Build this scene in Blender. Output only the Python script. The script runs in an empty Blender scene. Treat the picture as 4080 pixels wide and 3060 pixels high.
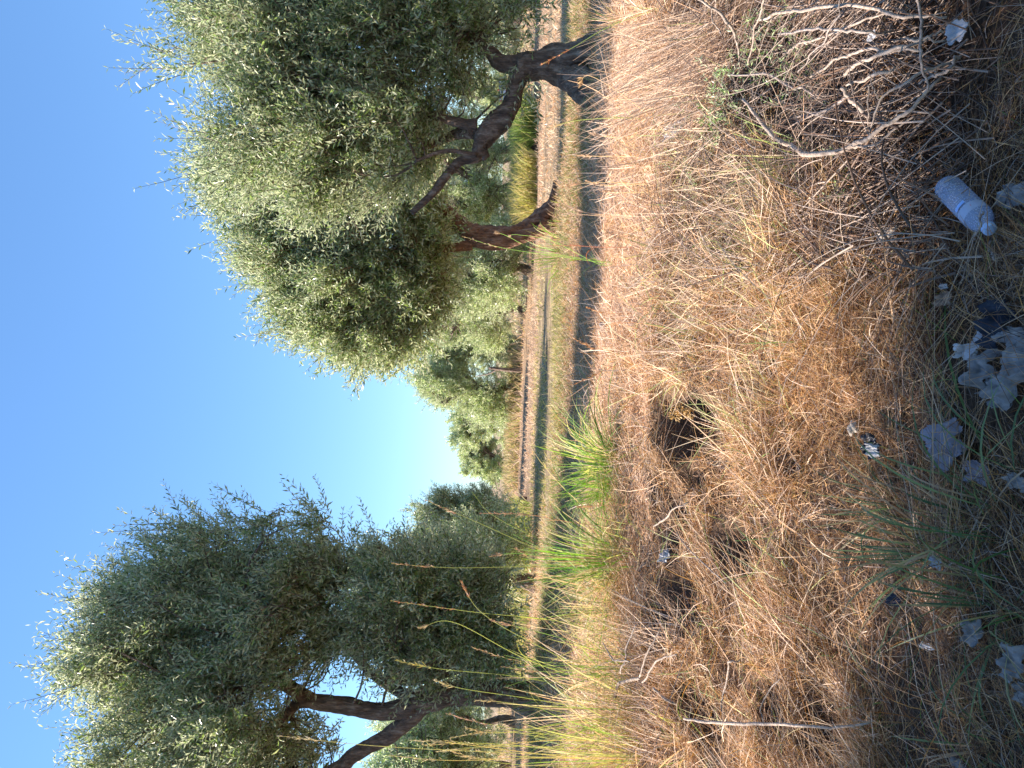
import bpy, bmesh, math, random
import numpy as np
from mathutils import Vector, Matrix
random.seed(7); rng = np.random.default_rng(7)
R = math.radians
scene = bpy.context.scene
COL = scene.collection

# ------------------------------------------------------------------ camera
# The photograph was taken with the phone turned: the sky is at the picture's left.
FPX = 3064.0; PITCH = R(-1.3); ROLL = R(1.9)
CAM = np.array([0.0, 0.0, 1.0])
_f = Vector((0, math.cos(PITCH), math.sin(PITCH)))
_r0 = Vector((1, 0, 0)); _u0 = _r0.cross(_f)
_r = (_r0 * math.cos(ROLL) + _u0 * math.sin(ROLL)).normalized(); _u = _r.cross(_f).normalized()
cd = bpy.data.cameras.new('camera'); cam = bpy.data.objects.new('camera', cd); COL.objects.link(cam)
cd.sensor_width = 36.0; cd.sensor_fit = 'HORIZONTAL'; cd.lens = 36.0 * FPX / 4080.0
cd.clip_start = 0.05; cd.clip_end = 2000
m = Matrix((( -_u.x, _r.x, -_f.x, CAM[0]), (-_u.y, _r.y, -_f.y, CAM[1]), (-_u.z, _r.z, -_f.z, CAM[2]), (0, 0, 0, 1)))
cam.matrix_world = m
scene.camera = cam

# ------------------------------------------------------------------ light
SUN_EL = R(34); SUN_DIR_XY = R(170)     # azimuth measured from +x, anticlockwise: from the left, slightly ahead
sdir = Vector((math.cos(SUN_EL) * math.cos(SUN_DIR_XY), math.cos(SUN_EL) * math.sin(SUN_DIR_XY), math.sin(SUN_EL)))
w = bpy.data.worlds.new('World'); scene.world = w; w.use_nodes = True
nt = w.node_tree; bg = nt.nodes['Background']
sky = nt.nodes.new('ShaderNodeTexSky'); sky.sky_type = 'NISHITA'; sky.sun_disc = False
sky.sun_elevation = SUN_EL; sky.sun_rotation = math.atan2(sdir.x, sdir.y)
sky.air_density = 1.0; sky.dust_density = 0.15; sky.ozone_density = 2.0; sky.altitude = 0
hsv = nt.nodes.new('ShaderNodeHueSaturation'); hsv.inputs['Saturation'].default_value = 1.2; hsv.inputs['Value'].default_value = 1.0
tint = nt.nodes.new('ShaderNodeMix'); tint.data_type = 'RGBA'; tint.blend_type = 'MULTIPLY'; tint.inputs[0].default_value = 1.0; tint.inputs[7].default_value = (.76, 1.0, 1.27, 1)
gm = nt.nodes.new('ShaderNodeGamma'); gm.inputs[1].default_value = .7; nt.links.new(sky.outputs[0], gm.inputs[0]); nt.links.new(gm.outputs[0], hsv.inputs['Color']); nt.links.new(hsv.outputs[0], tint.inputs[6]); nt.links.new(tint.outputs[2], bg.inputs[0]); bg.inputs[1].default_value = 0.130
sd = bpy.data.lights.new('sun', 'SUN'); so = bpy.data.objects.new('sun', sd); COL.objects.link(so)
sd.energy = 5.0; sd.angle = R(0.5); sd.color = (1.0, 0.89, 0.79)
so.rotation_euler = (-sdir).to_track_quat('-Z', 'Y').to_euler(); so.location = (-20, 5, 20)
vs = scene.view_settings; vs.view_transform = 'Standard'; vs.look = 'None'; vs.gamma = 1; vs.exposure = 1.35
scene.cycles.max_bounces = 6; scene.cycles.transparent_max_bounces = 8
scene.cycles.diffuse_bounces = 3; scene.cycles.glossy_bounces = 2; scene.cycles.transmission_bounces = 6

# ------------------------------------------------------------------ pixel helpers (source pixels 4080x3060)
def ray(X, Y):
    a = (X - 2040.0) / FPX; b = (1530.0 - Y) / FPX
    return np.array(_f) - a * np.array(_u) + b * np.array(_r)
def px(X, Y, d):
    """world point on that sight line at distance d straight ahead"""
    v = ray(X, Y); return CAM + v * (d / v[1])

# ------------------------------------------------------------------ terrain
def _sines(seed, n, f):
    g = np.random.default_rng(seed); a = g.uniform(0, 2 * np.pi, n); k = f * g.uniform(.6, 1.6, n)
    return np.cos(a) * k, np.sin(a) * k, g.uniform(0, 2 * np.pi, n)
def noise(x, y, f, seed, n=9):
    kx, ky, p = _sines(seed, n, f); x = np.asarray(x, float); y = np.asarray(y, float)
    s = np.zeros(np.broadcast(x, y).shape)
    for i in range(n): s = s + np.sin(kx[i] * x + ky[i] * y + p[i] + 1.7 * np.sin(ky[i] * .6 * x - kx[i] * .7 * y + i))
    return s / math.sqrt(n * .5) / 1.4      # about -1..1
PY = [-40, 1.2, 2.2, 3.0, 4.0, 5.0, 6.0, 7.5, 12, 500]
PZ = [-.36, -.34, -.27, -.15, 0.0, .08, .06, 0.0, 0.0, 0.0]
HOLES = [(-.17, 4.05, .17, .30, .32), (-.52, 4.3, .12, .2, .08), (-1.05, 3.9, .14, .24, .12), (-1.3, 4.2, .12, .2, .09), (-.8, 4.15, .10, .16, .08),
         (-.70, 3.35, .10, .14, .13), (-.1, 3.62, .10, .10, .08), (-.42, 3.75, .07, .1, .08), (1.45, 3.1, .3, .4, .14), (1.1, 2.75, .3, .3, .10), (-1.15, 2.62, .14, .14, .10), (-1.25, 3.0, .12, .14, .09), (-1.55, 3.75, .12, .18, .10), (-.62, 3.95, .07, .10, .07), (.1, 3.0, .05, .07, .06), (-.25, 2.85, .06, .07, .07)]
def zt(x, y):
    x = np.asarray(x, float); y = np.asarray(y, float)
    z = np.interp(y, PY, PZ)
    near = np.clip((7.5 - y) / 3, 0, 1)
    z = z + near * (.035 * noise(x, y, 1.7, 1) + .018 * noise(x, y, 6, 2) + .008 * noise(x, y, 19, 3))
    far = 1 - near
    z = z + far * (.03 * noise(x * .25, y * 1.3, 1.3, 14) * np.clip((np.abs(y) - 8) / 4, 0, 1) + .012 * noise(x * .3, y, 2.2, 4) + .008 * noise(x, y, 5, 5)) * np.clip(60 / (np.abs(y) + 1), 0, 1)
    z = z + .36 * np.exp(-((x + 4.4) / 2.3) ** 2 - ((y - 9.2) / 2.8) ** 2)
    for hx, hy, rx, ry, dp in HOLES:
        q = ((x - hx) / rx) ** 2 + ((y - hy) / ry) ** 2
        z = z - dp * np.exp(-q ** 2) + .22 * dp * np.exp(-(np.sqrt(q) - 1.5) ** 2 * 6)
    return z
def gpt(X, Y, h=0.0):
    """where the sight line meets the ground lifted by h"""
    v = ray(X, Y); lo, hi = .5, 400.0
    if v[2] >= -0.002: return CAM + v * 100
    d = .8
    dd = np.geomspace(.8, 400, 330); P = CAM[None] + v[None] * (dd / v[1])[:, None]
    k = int(np.argmax(P[:, 2] < zt(P[:, 0], P[:, 1]) + h)); a = dd[max(k - 1, 0)]; b = dd[k]; dd = np.linspace(a, b, 8); P = CAM[None] + v[None] * (dd / v[1])[:, None]
    return P[int(np.argmax(P[:, 2] < zt(P[:, 0], P[:, 1]) + h))]

# ------------------------------------------------------------------ object helpers
def tag(o, label=None, cat=None, group=None, kind=None):
    if label: o['label'] = label
    if cat: o['category'] = cat
    if group: o['group'] = group
    if kind: o['kind'] = kind
    return o
def empty(name, loc, label, cat, group=None, rz=0):
    o = bpy.data.objects.new(name, None); COL.objects.link(o); o.location = tuple(loc); o.rotation_euler.z = rz
    o.empty_display_size = .1
    return tag(o, label, cat, group)
def mesh(name, verts, faces, mat, parent=None, cols=None, smooth=False, origin=None):
    """verts (N,3) world, faces (M,4) or (M,3) array"""
    verts = np.asarray(verts, np.float32)
    if parent is not None: off = np.array(parent.matrix_world.translation if parent.parent else parent.location)
    else: off = np.array(origin if origin is not None else (0, 0, 0))
    me = bpy.data.meshes.new(name); k = faces.shape[1] if len(faces) else 4
    me.vertices.add(len(verts)); me.vertices.foreach_set('co', (verts - off.astype(np.float32)).ravel())
    me.loops.add(len(faces) * k); me.loops.foreach_set('vertex_index', faces.astype(np.int32).ravel())
    me.polygons.add(len(faces)); me.polygons.foreach_set('loop_start', np.arange(0, len(faces) * k, k, dtype=np.int32))
    me.polygons.foreach_set('use_smooth', np.full(len(faces), smooth))
    me.update(calc_edges=True)
    if cols is not None:
        a = me.attributes.new('col', 'FLOAT_COLOR', 'POINT')
        c = np.ones((len(verts), 4), np.float32); c[:, :3] = cols; a.data.foreach_set('color', c.ravel())
    me.materials.append(mat)
    o = bpy.data.objects.new(name, me); COL.objects.link(o)
    if parent is not None: o.parent = parent
    else: o.location = tuple(float(v) for v in off)
    return o
def unit(v): return v / np.maximum(np.linalg.norm(v, axis=-1, keepdims=True), 1e-9)
def ribbons(C, S, W):
    """C (N,K,3) centre lines, S (N,3) side vectors, W (N,K) half widths -> verts, quads"""
    N, K, _ = C.shape
    V = np.stack([C - S[:, None, :] * W[..., None], C + S[:, None, :] * W[..., None]], 2).reshape(-1, 3)
    b = (np.arange(N)[:, None] * K * 2 + np.arange(K - 1)[None, :] * 2).ravel()
    F = np.stack([b, b + 1, b + 3, b + 2], 1)
    return V, F
def tube(pts, radii, sides=8, rough=0.0, seed=0, close=True):
    P = np.asarray(pts, float); r = np.asarray(radii, float); n = len(P)
    T = unit(np.gradient(P, axis=0)); ref = np.array([.13, .97, .2]) if abs(T[0][1]) < .9 else np.array([1., 0, 0])
    V = []; g = np.random.default_rng(seed); nn = None
    ph = g.uniform(0, 6.28, 6)
    for i in range(n):
        nn = unit(np.cross(T[i], ref)) if nn is None else unit(nn - T[i] * np.dot(nn, T[i]))
        bb = np.cross(T[i], nn); a = np.linspace(0, 2 * np.pi, sides, endpoint=False)
        rr = r[i] * np.ones(sides)
        if rough: rr = rr * (1 + rough * (.55 * np.sin(3 * a + ph[0] + i * .35) + .45 * np.sin(5 * a + ph[1] - i * .5) + .35 * np.sin(2 * a + ph[2] + i * .9)) + rough * .35 * g.normal(size=sides))
        V.append(P[i] + rr[:, None] * (np.cos(a)[:, None] * nn + np.sin(a)[:, None] * bb))
    V = np.concatenate(V); F = []
    for i in range(n - 1):
        for j in range(sides): F.append((i * sides + j, i * sides + (j + 1) % sides, (i + 1) * sides + (j + 1) % sides, (i + 1) * sides + j))
    if close:
        k = len(V); V = np.vstack([V, P[0], P[-1]])
        for j in range(sides):
            F.append((k, (j + 1) % sides, j, k)) if False else None
            a0, a1 = j, (j + 1) % sides; F.append((k, a1, a0, a0)); F.append((k + 1, (n - 1) * sides + j, (n - 1) * sides + (j + 1) % sides, (n - 1) * sides + (j + 1) % sides))
    return V, np.array(F)
def btubes(C, r, sides=4):
    """many open tubes at once: C (N,K,3), r (N,K) -> verts, quads"""
    n, K, _ = C.shape; T = unit(np.gradient(C, axis=1)); ref = np.tile(np.array([.31, .9, .3]), (n, 1)); nn = unit(np.cross(T[:, K // 2], ref))
    nn = unit(nn[:, None] - T * (T * nn[:, None]).sum(-1, keepdims=True)); bb = np.cross(T, nn); a = np.linspace(0, 2 * np.pi, sides, endpoint=False)
    V = C[:, :, None] + r[:, :, None, None] * (np.cos(a)[None, None, :, None] * nn[:, :, None] + np.sin(a)[None, None, :, None] * bb[:, :, None])
    i = (np.arange(n) * K * sides)[:, None, None] + (np.arange(K - 1) * sides)[None, :, None]; j = np.arange(sides)[None, None]; j2 = (j + 1) % sides
    F = np.stack([i + j, i + j2, i + sides + j2, i + sides + j], -1).reshape(-1, 4)
    return V.reshape(-1, 3), F
def spline(pts, vals, m):
    """Catmull-Rom through pts with vals interpolated"""
    P = np.asarray(pts, float); v = np.asarray(vals, float); n = len(P)
    t = np.linspace(0, n - 1, m); out = []; ov = np.interp(t, np.arange(n), v)
    Q = np.vstack([2 * P[0] - P[1], P, 2 * P[-1] - P[-2]])
    for x in t:
        i = min(int(x), n - 2); f = x - i; a, b, c, d = Q[i], Q[i + 1], Q[i + 2], Q[i + 3]
        out.append(.5 * ((2 * b) + (-a + c) * f + (2 * a - 5 * b + 4 * c - d) * f * f + (-a + 3 * b - 3 * c + d) * f ** 3))
    return np.array(out), ov
def merge(parts):
    V = []; F = []; n = 0
    for v, f in parts:
        V.append(v); F.append(f + n); n += len(v)
    return np.vstack(V), np.vstack(F)
def fixtri(F):
    return F
def tube_mesh(name, parts, mat, parent=None, smooth=True, origin=None, cols=None):
    """parts from tube(); builds through from_pydata as caps are triangles"""
    V, F = merge(parts)
    off = np.array(parent.location if parent is not None else (origin if origin is not None else (0, 0, 0)))
    me = bpy.data.meshes.new(name)
    me.from_pydata((V - off).tolist(), [], [tuple(dict.fromkeys(f)) for f in F.tolist()])
    for p in me.polygons: p.use_smooth = smooth
    if cols is not None:
        a = me.attributes.new('col', 'FLOAT_COLOR', 'POINT'); c = np.ones((len(V), 4), np.float32); c[:, :3] = cols; a.data.foreach_set('color', c.ravel())
    me.materials.append(mat)
    o = bpy.data.objects.new(name, me); COL.objects.link(o)
    if parent is not None: o.parent = parent
    else: o.location = tuple(float(q) for q in off)
    return o

# ------------------------------------------------------------------ materials
def mat(name):
    m = bpy.data.materials.new(name); m.use_nodes = True
    return m, m.node_tree, m.node_tree.nodes['Principled BSDF']
def N(nt, t, **kw):
    n = nt.nodes.new(t)
    for k, v in kw.items(): setattr(n, k, v)
    return n
def ramp(nt, stops, interp='LINEAR'):
    n = nt.nodes.new('ShaderNodeValToRGB'); cr = n.color_ramp; cr.interpolation = interp
    while len(cr.elements) < len(stops): cr.elements.new(.5)
    for e, (p, c) in zip(cr.elements, stops): e.position = p; e.color = (*c, 1)
    return n
def blade_mat(name, transl=.25, rough=.6, spec=.3, back=None):
    """colour from the 'col' attribute, thin and slightly see-through"""
    m, nt, b = mat(name); L = nt.links.new
    at = N(nt, 'ShaderNodeAttribute', attribute_name='col')
    src = at.outputs['Color']
    if back:
        geo = N(nt, 'ShaderNodeNewGeometry'); mx = N(nt, 'ShaderNodeMix', data_type='RGBA')
        mul = N(nt, 'ShaderNodeMix', data_type='RGBA'); mul.inputs[0].default_value = .62
        L(src, mul.inputs[6]); mul.inputs[7].default_value = (*back, 1)
        L(geo.outputs['Backfacing'], mx.inputs[0]); L(src, mx.inputs[6]); L(mul.outputs[2], mx.inputs[7]); src = mx.outputs[2]
    L(src, b.inputs['Base Color']); b.inputs['Roughness'].default_value = rough; b.inputs['Specular IOR Level'].default_value = spec
    tr = N(nt, 'ShaderNodeBsdfTranslucent'); ms = N(nt, 'ShaderNodeMixShader'); ms.inputs[0].default_value = transl
    hs = N(nt, 'ShaderNodeHueSaturation'); hs.inputs['Saturation'].default_value = 1.25; hs.inputs['Value'].default_value = 1.5
    L(src, hs.inputs['Color']); L(hs.outputs[0], tr.inputs[0])
    L(b.outputs[0], ms.inputs[1]); L(tr.outputs[0], ms.inputs[2]); L(ms.outputs[0], nt.nodes['Material Output'].inputs[0])
    return m
M_leaf = blade_mat('olive_leaf', .36, .32, .7, back=(.62, .64, .48))
M_grass = blade_mat('grass_blade', .35, .5, .3)
M_straw = blade_mat('dry_straw', .2, .55, .35)
def bark_mat(name, c1, c2, c3, sc=14):
    m, nt, b = mat(name); L = nt.links.new
    tc = N(nt, 'ShaderNodeTexCoord'); mp = N(nt, 'ShaderNodeMapping'); mp.inputs['Scale'].default_value = (1, 1, .3); L(tc.outputs['Object'], mp.inputs[0])
    n1 = N(nt, 'ShaderNodeTexNoise'); n1.inputs['Scale'].default_value = sc; n1.inputs['Detail'].default_value = 8; n1.inputs['Roughness'].default_value = .7; L(mp.outputs[0], n1.inputs[0])
    r = ramp(nt, [(.3, c1), (.5, c2), (.68, c3)]); L(n1.outputs[0], r.inputs[0]); L(r.outputs[0], b.inputs['Base Color'])
    n2 = N(nt, 'ShaderNodeTexVoronoi'); n2.inputs['Scale'].default_value = sc * 2.2; L(mp.outputs[0], n2.inputs[0])
    ad = N(nt, 'ShaderNodeMath', operation='ADD'); L(n1.outputs[0], ad.inputs[0]); L(n2.outputs[0], ad.inputs[1])
    bp = N(nt, 'ShaderNodeBump'); bp.inputs['Strength'].default_value = .9; bp.inputs['Distance'].default_value = .04 if sc < 30 else .002; L(ad.outputs[0], bp.inputs['Height']); L(bp.outputs[0], b.inputs['Normal'])
    b.inputs['Roughness'].default_value = .9
    return m
M_bark = bark_mat('olive_bark', (.05, .036, .03), (.20, .135, .10), (.44, .34, .27))
M_barkred = bark_mat('reddish_bark', (.06, .03, .02), (.24, .115, .07), (.44, .28, .20))
M_stick = bark_mat('bleached_wood', (.16, .12, .095), (.36, .28, .22), (.56, .46, .38), 60)
M_stickd = bark_mat('grey_wood', (.12, .09, .08), (.32, .26, .22), (.50, .42, .37), 60)

def ground_mat():
    m, nt, b = mat('ground'); L = nt.links.new
    tc = N(nt, 'ShaderNodeTexCoord'); sep = N(nt, 'ShaderNodeSeparateXYZ'); L(tc.outputs['Object'], sep.inputs[0])
    n1 = N(nt, 'ShaderNodeTexNoise'); n1.inputs['Scale'].default_value = 1.1; n1.inputs['Detail'].default_value = 6; L(tc.outputs['Object'], n1.inputs[0])
    n2 = N(nt, 'ShaderNodeTexNoise'); n2.inputs['Scale'].default_value = 55; n2.inputs['Detail'].default_value = 6; n2.inputs['Roughness'].default_value = .75
    mp = N(nt, 'ShaderNodeMapping'); mp.inputs['Scale'].default_value = (.35, 1, 1); L(tc.outputs['Object'], mp.inputs[0]); L(mp.outputs[0], n2.inputs[0])
    soil = ramp(nt, [(.3, (.025, .017, .014)), (.52, (.085, .052, .038)), (.7, (.20, .125, .085))]); L(n2.outputs[0], soil.inputs[0])
    straw = ramp(nt, [(.3, (.20, .12, .07)), (.5, (.42, .29, .18)), (.68, (.60, .46, .32))]); L(n2.outputs[0], straw.inputs[0])
    green = ramp(nt, [(.3, (.18, .13, .07)), (.52, (.44, .34, .20)), (.7, (.64, .50, .34))]); L(n2.outputs[0], green.inputs[0])
    # distance along y (+ a little wander) chooses soil, straw, or the greener grass strips between the rows
    ny = N(nt, 'ShaderNodeMath', operation='MULTIPLY_ADD'); L(n1.outputs[0], ny.inputs[0]); ny.inputs[1].default_value = 1.6; L(sep.outputs['Y'], ny.inputs[2])
    mr = N(nt, 'ShaderNodeMapRange'); L(ny.outputs[0], mr.inputs[0]); mr.inputs[1].default_value = 0; mr.inputs[2].default_value = 60
    k = lambda y: (y + .8) / 60
    s = ramp(nt, [(0, (0, 0, 0)), (k(4.2), (.15, .15, .15)), (k(5.3), (1, 1, 1)), (k(60), (1, 1, 1))]); L(mr.outputs[0], s.inputs[0])
    g = ramp(nt, [(0, (0, 0, 0)), (k(11), (0, 0, 0)), (k(12.5), (.9, .9, .9)), (k(17), (.7, .7, .7)), (k(20), (.1, .1, .1)), (k(27), (0, 0, 0)), (k(33), (.5, .5, .5)), (k(50), (.7, .7, .7))]); L(mr.outputs[0], g.inputs[0])
    a = N(nt, 'ShaderNodeMix', data_type='RGBA'); L(s.outputs[0], a.inputs[0]); L(soil.outputs[0], a.inputs[6]); L(straw.outputs[0], a.inputs[7])
    c = N(nt, 'ShaderNodeMix', data_type='RGBA'); L(g.outputs[0], c.inputs[0]); L(a.outputs[2], c.inputs[6]); L(green.outputs[0], c.inputs[7])
    mp3 = N(nt, 'ShaderNodeMapping'); mp3.inputs['Scale'].default_value = (.5, 1.4, 1); L(tc.outputs['Object'], mp3.inputs[0])
    n3 = N(nt, 'ShaderNodeTexNoise'); n3.inputs['Scale'].default_value = 2.2; n3.inputs['Detail'].default_value = 7; n3.inputs['Roughness'].default_value = .7; L(mp3.outputs[0], n3.inputs[0])
    r3 = ramp(nt, [(.42, (0, 0, 0)), (.62, (.75, .75, .75))]); L(n3.outputs[0], r3.inputs[0])
    e = N(nt, 'ShaderNodeMix', data_type='RGBA'); L(r3.outputs[0], e.inputs[0]); L(c.outputs[2], e.inputs[6]); L(soil.outputs[0], e.inputs[7]); c = e
    L(c.outputs[2], b.inputs['Base Color']); b.inputs['Roughness'].default_value = .95; b.inputs['Specular IOR Level'].default_value = .1
    bp = N(nt, 'ShaderNodeBump'); bp.inputs['Strength'].default_value = .8; bp.inputs['Distance'].default_value = .03; L(n2.outputs[0], bp.inputs['Height']); L(bp.outputs[0], b.inputs['Normal'])
    return m
M_ground = ground_mat()

# ------------------------------------------------------------------ ground sheet
def grid(xs, ys):
    X, Y = np.meshgrid(xs, ys); Z = zt(X, Y); V = np.stack([X, Y, Z], -1).reshape(-1, 3)
    nx, ny = len(xs), len(ys); i = (np.arange(ny - 1)[:, None] * nx + np.arange(nx - 1)).ravel()
    return V, np.stack([i, i + 1, i + nx + 1, i + nx], 1)
xs = np.concatenate([-np.geomspace(600, 3.6, 60), np.arange(-3.5, 3.5, .03), np.geomspace(3.6, 600, 60)])
ys = np.concatenate([-np.geomspace(500, 1, 25), np.arange(-.9, 1.2, .15), np.arange(1.2, 5.6, .025), np.arange(5.6, 9, .06), np.geomspace(9, 900, 130)])
V, F = grid(xs, ys)
tag(mesh('ground', V, F, M_ground, smooth=True), kind='structure')

# ------------------------------------------------------------------ leaves and shoots
LEAFC = np.array([[.19, .25, .09], [.26, .33, .13], [.40, .43, .23], [.11, .155, .06], [.50, .51, .34]])
def shoots(C, D, Ln, leaf, per, g, bend=.12, colmul=1.0):
    """C starts, D unit directions, Ln lengths: twigs with leaves in opposite pairs -> leaf mesh, twig ribbons"""
    n = len(C); side = unit(np.cross(D, unit(g.normal(size=(n, 3)))))
    up = np.array([0, 0, 1.0]); bendv = unit(side * .6 + up * g.uniform(-1, 1.2, (n, 1)))
    t = np.linspace(.10, 1.0, per)[None, :, None]
    P = C[:, None, :] + D[:, None, :] * (Ln[:, None, None] * t) + bendv[:, None, :] * (bend * Ln[:, None, None] * t ** 2)
    T = unit(D[:, None, :] + bendv[:, None, :] * (2 * bend * t))
    perp = unit(np.cross(T, side[:, None, :])); alt = (np.arange(per) % 2)[None, :, None]
    q = np.where(alt == 0, side[:, None, :], perp)
    out = []; cols = []
    for s in (-1, 1):
        ld = unit(T * g.uniform(.55, 1.3, (n, per, 1)) + s * q + g.normal(size=(n, per, 3)) * .3)
        Ll = leaf * g.uniform(.65, 1.2, (n, per, 1)) * np.where(t > .9, .7, 1)
        nr = unit(T + g.normal(size=(n, per, 3)) * .55); sd = unit(np.cross(ld, nr)); nn = np.cross(sd, ld)
        a = P; tip = P + ld * Ll + nn * Ll * g.uniform(-.12, .12, (n, per, 1)); mid = P + ld * Ll * .5
        wd = Ll * .125
        out.append(np.stack([a, mid + sd * wd + nn * wd * .5, tip, mid - sd * wd + nn * wd * .5], 2).reshape(-1, 3))
        ci = LEAFC[g.integers(0, len(LEAFC), (n, per))] * g.uniform(.75, 1.3, (n, per, 1)) * colmul
        cols.append(np.repeat(ci.reshape(-1, 3), 4, 0))
    V = np.vstack(out); Fq = np.arange(len(V)).reshape(-1, 4)
    K = 4; tt = np.linspace(0, 1, K)[None, :, None]
    Cn = C[:, None, :] + D[:, None, :] * (Ln[:, None, None] * tt) + bendv[:, None, :] * (bend * Ln[:, None, None] * tt ** 2)
    W = np.broadcast_to(np.array([.0032, .0026, .002, .001])[None, :], (n, K)) * (leaf / .065)
    Vt, Ft = ribbons(Cn, side, W)
    return V, Fq, np.vstack(cols), Vt, Ft

def closest(P, pts):
    d = ((pts[None] - P[:, None]) ** 2).sum(-1); j = d.argmin(1); return pts[j], np.sqrt(d[np.arange(len(P)), j])

def crown_mesh(blobs, centre, ncl, per_cl, leaf, per, skel, g, up=.55, Lsh=(.28, .55), colmul=1.0, spread=.2):
    """clusters of shoots spread through the ellipsoids, tied to the limbs by thin branches"""
    vol = np.array([b[1] ** 2 * b[2] for b in blobs]) ** .85; pk = g.choice(len(blobs), ncl, p=vol / vol.sum())
    cc = np.array([b[0] for b in blobs])[pk]; rad = np.array([[b[1], b[2], b[1]] for b in blobs])[pk]
    dd = unit(g.normal(size=(ncl, 3))); rr = g.uniform(.15, 1, (ncl, 1)) ** .42
    P = cc + dd * rr * rad * .86
    ctr = np.array(centre)
    n = ncl * per_cl; idx = np.repeat(np.arange(ncl), per_cl)
    outw = unit(P - ctr + np.array([0, 0, .3])); locout = unit(P - cc + 1e-3)
    cd_ = unit(outw * .55 + locout * .45 + np.array([0, 0, up]) + g.normal(size=(ncl, 3)) * .35)
    st = P[idx] - cd_[idx] * g.uniform(0, 1, (n, 1)) * spread + g.normal(size=(n, 3)) * spread * .55
    D = unit(cd_[idx] + g.normal(size=(n, 3)) * .42)
    Ln = g.uniform(*Lsh, n)
    V, F, Cc, Vt, Ft = shoots(st, D, Ln, leaf, per, g, colmul=colmul)
    # thin branches
    base, dist = closest(P, skel); parts = []
    K = 6; t = np.linspace(0, 1, K)
    bow = g.normal(size=(ncl, 3)) * .12 + np.array([0, 0, -.08])
    q = base[:, None] + (P - base)[:, None] * t[None, :, None] + (bow * dist[:, None])[:, None] * np.sin(t * np.pi)[None, :, None]
    r0 = np.minimum(.028, .007 + .011 * dist); parts.append(btubes(q, r0[:, None] + (.004 - r0)[:, None] * t[None], 4))
    return V, F, Cc, Vt, Ft, parts

def tree(name, base, label, trunk, limbs, blobs, ncl, per_cl, leaf=.068, per=13, seed=1, group=None, bark=None, centre=None, up=.55, Lsh=(.28, .55), colmul=1.0, cat='tree', spread=.2):
    """trunk, limbs: lists of (points, radii) in world space; blobs: (centre, rxz, ry)"""
    g = np.random.default_rng(seed); bark = bark or M_bark
    root = empty(name, base, label, cat, group)
    sk = []; tp = []
    for k, (p, r) in enumerate(trunk):
        q, rr = spline(p, r, max(8, len(p) * 5)); tp.append(tube(q, rr, 18, .13, seed * 10 + k)); sk.append(q)
    tube_mesh('trunk', tp, bark, root)
    for k, (p, r) in enumerate(limbs):
        q, rr = spline(p, r, max(8, len(p) * 5)); sk.append(q)
        tube_mesh('limb', [tube(q, rr, 12, .09, seed * 10 + 5 + k)], bark, root)
    skel = np.vstack(sk); skel = skel[skel[:, 2] > base[2] + .45 * (skel[:, 2].max() - base[2])]
    centre = np.mean([b[0] for b in blobs], 0) - np.array([0, 0, .5]) if centre is None else centre
    V, F, Cc, Vt, Ft, parts = crown_mesh(blobs, centre, ncl, per_cl, leaf, per, skel, g, up, Lsh, colmul, spread)
    cr = mesh('crown', V, F, M_leaf, root, cols=Cc)
    Vb, Fb = merge(parts + [(Vt, Ft)])
    mesh('twigs', Vb, Fb, bark, root, smooth=True)
    return root

def pl(lst, d):
    """[(X,Y,widthpx[,depth])] -> points and radii"""
    P = []; r = []
    for q in lst:
        dd = q[3] if len(q) > 3 else d
        P.append(px(q[0], q[1], dd)); r.append(q[2] * dd / FPX / 2)
    return P, r
def bl(lst, d, sy=1.5):
    out = []
    for q in lst:
        dd = d + (q[3] if len(q) > 3 else 0); r = q[2] * .84 * dd / FPX
        out.append((px(q[0] + 45, q[1], dd), r, max(r * sy, .5)))
    return out

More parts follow.
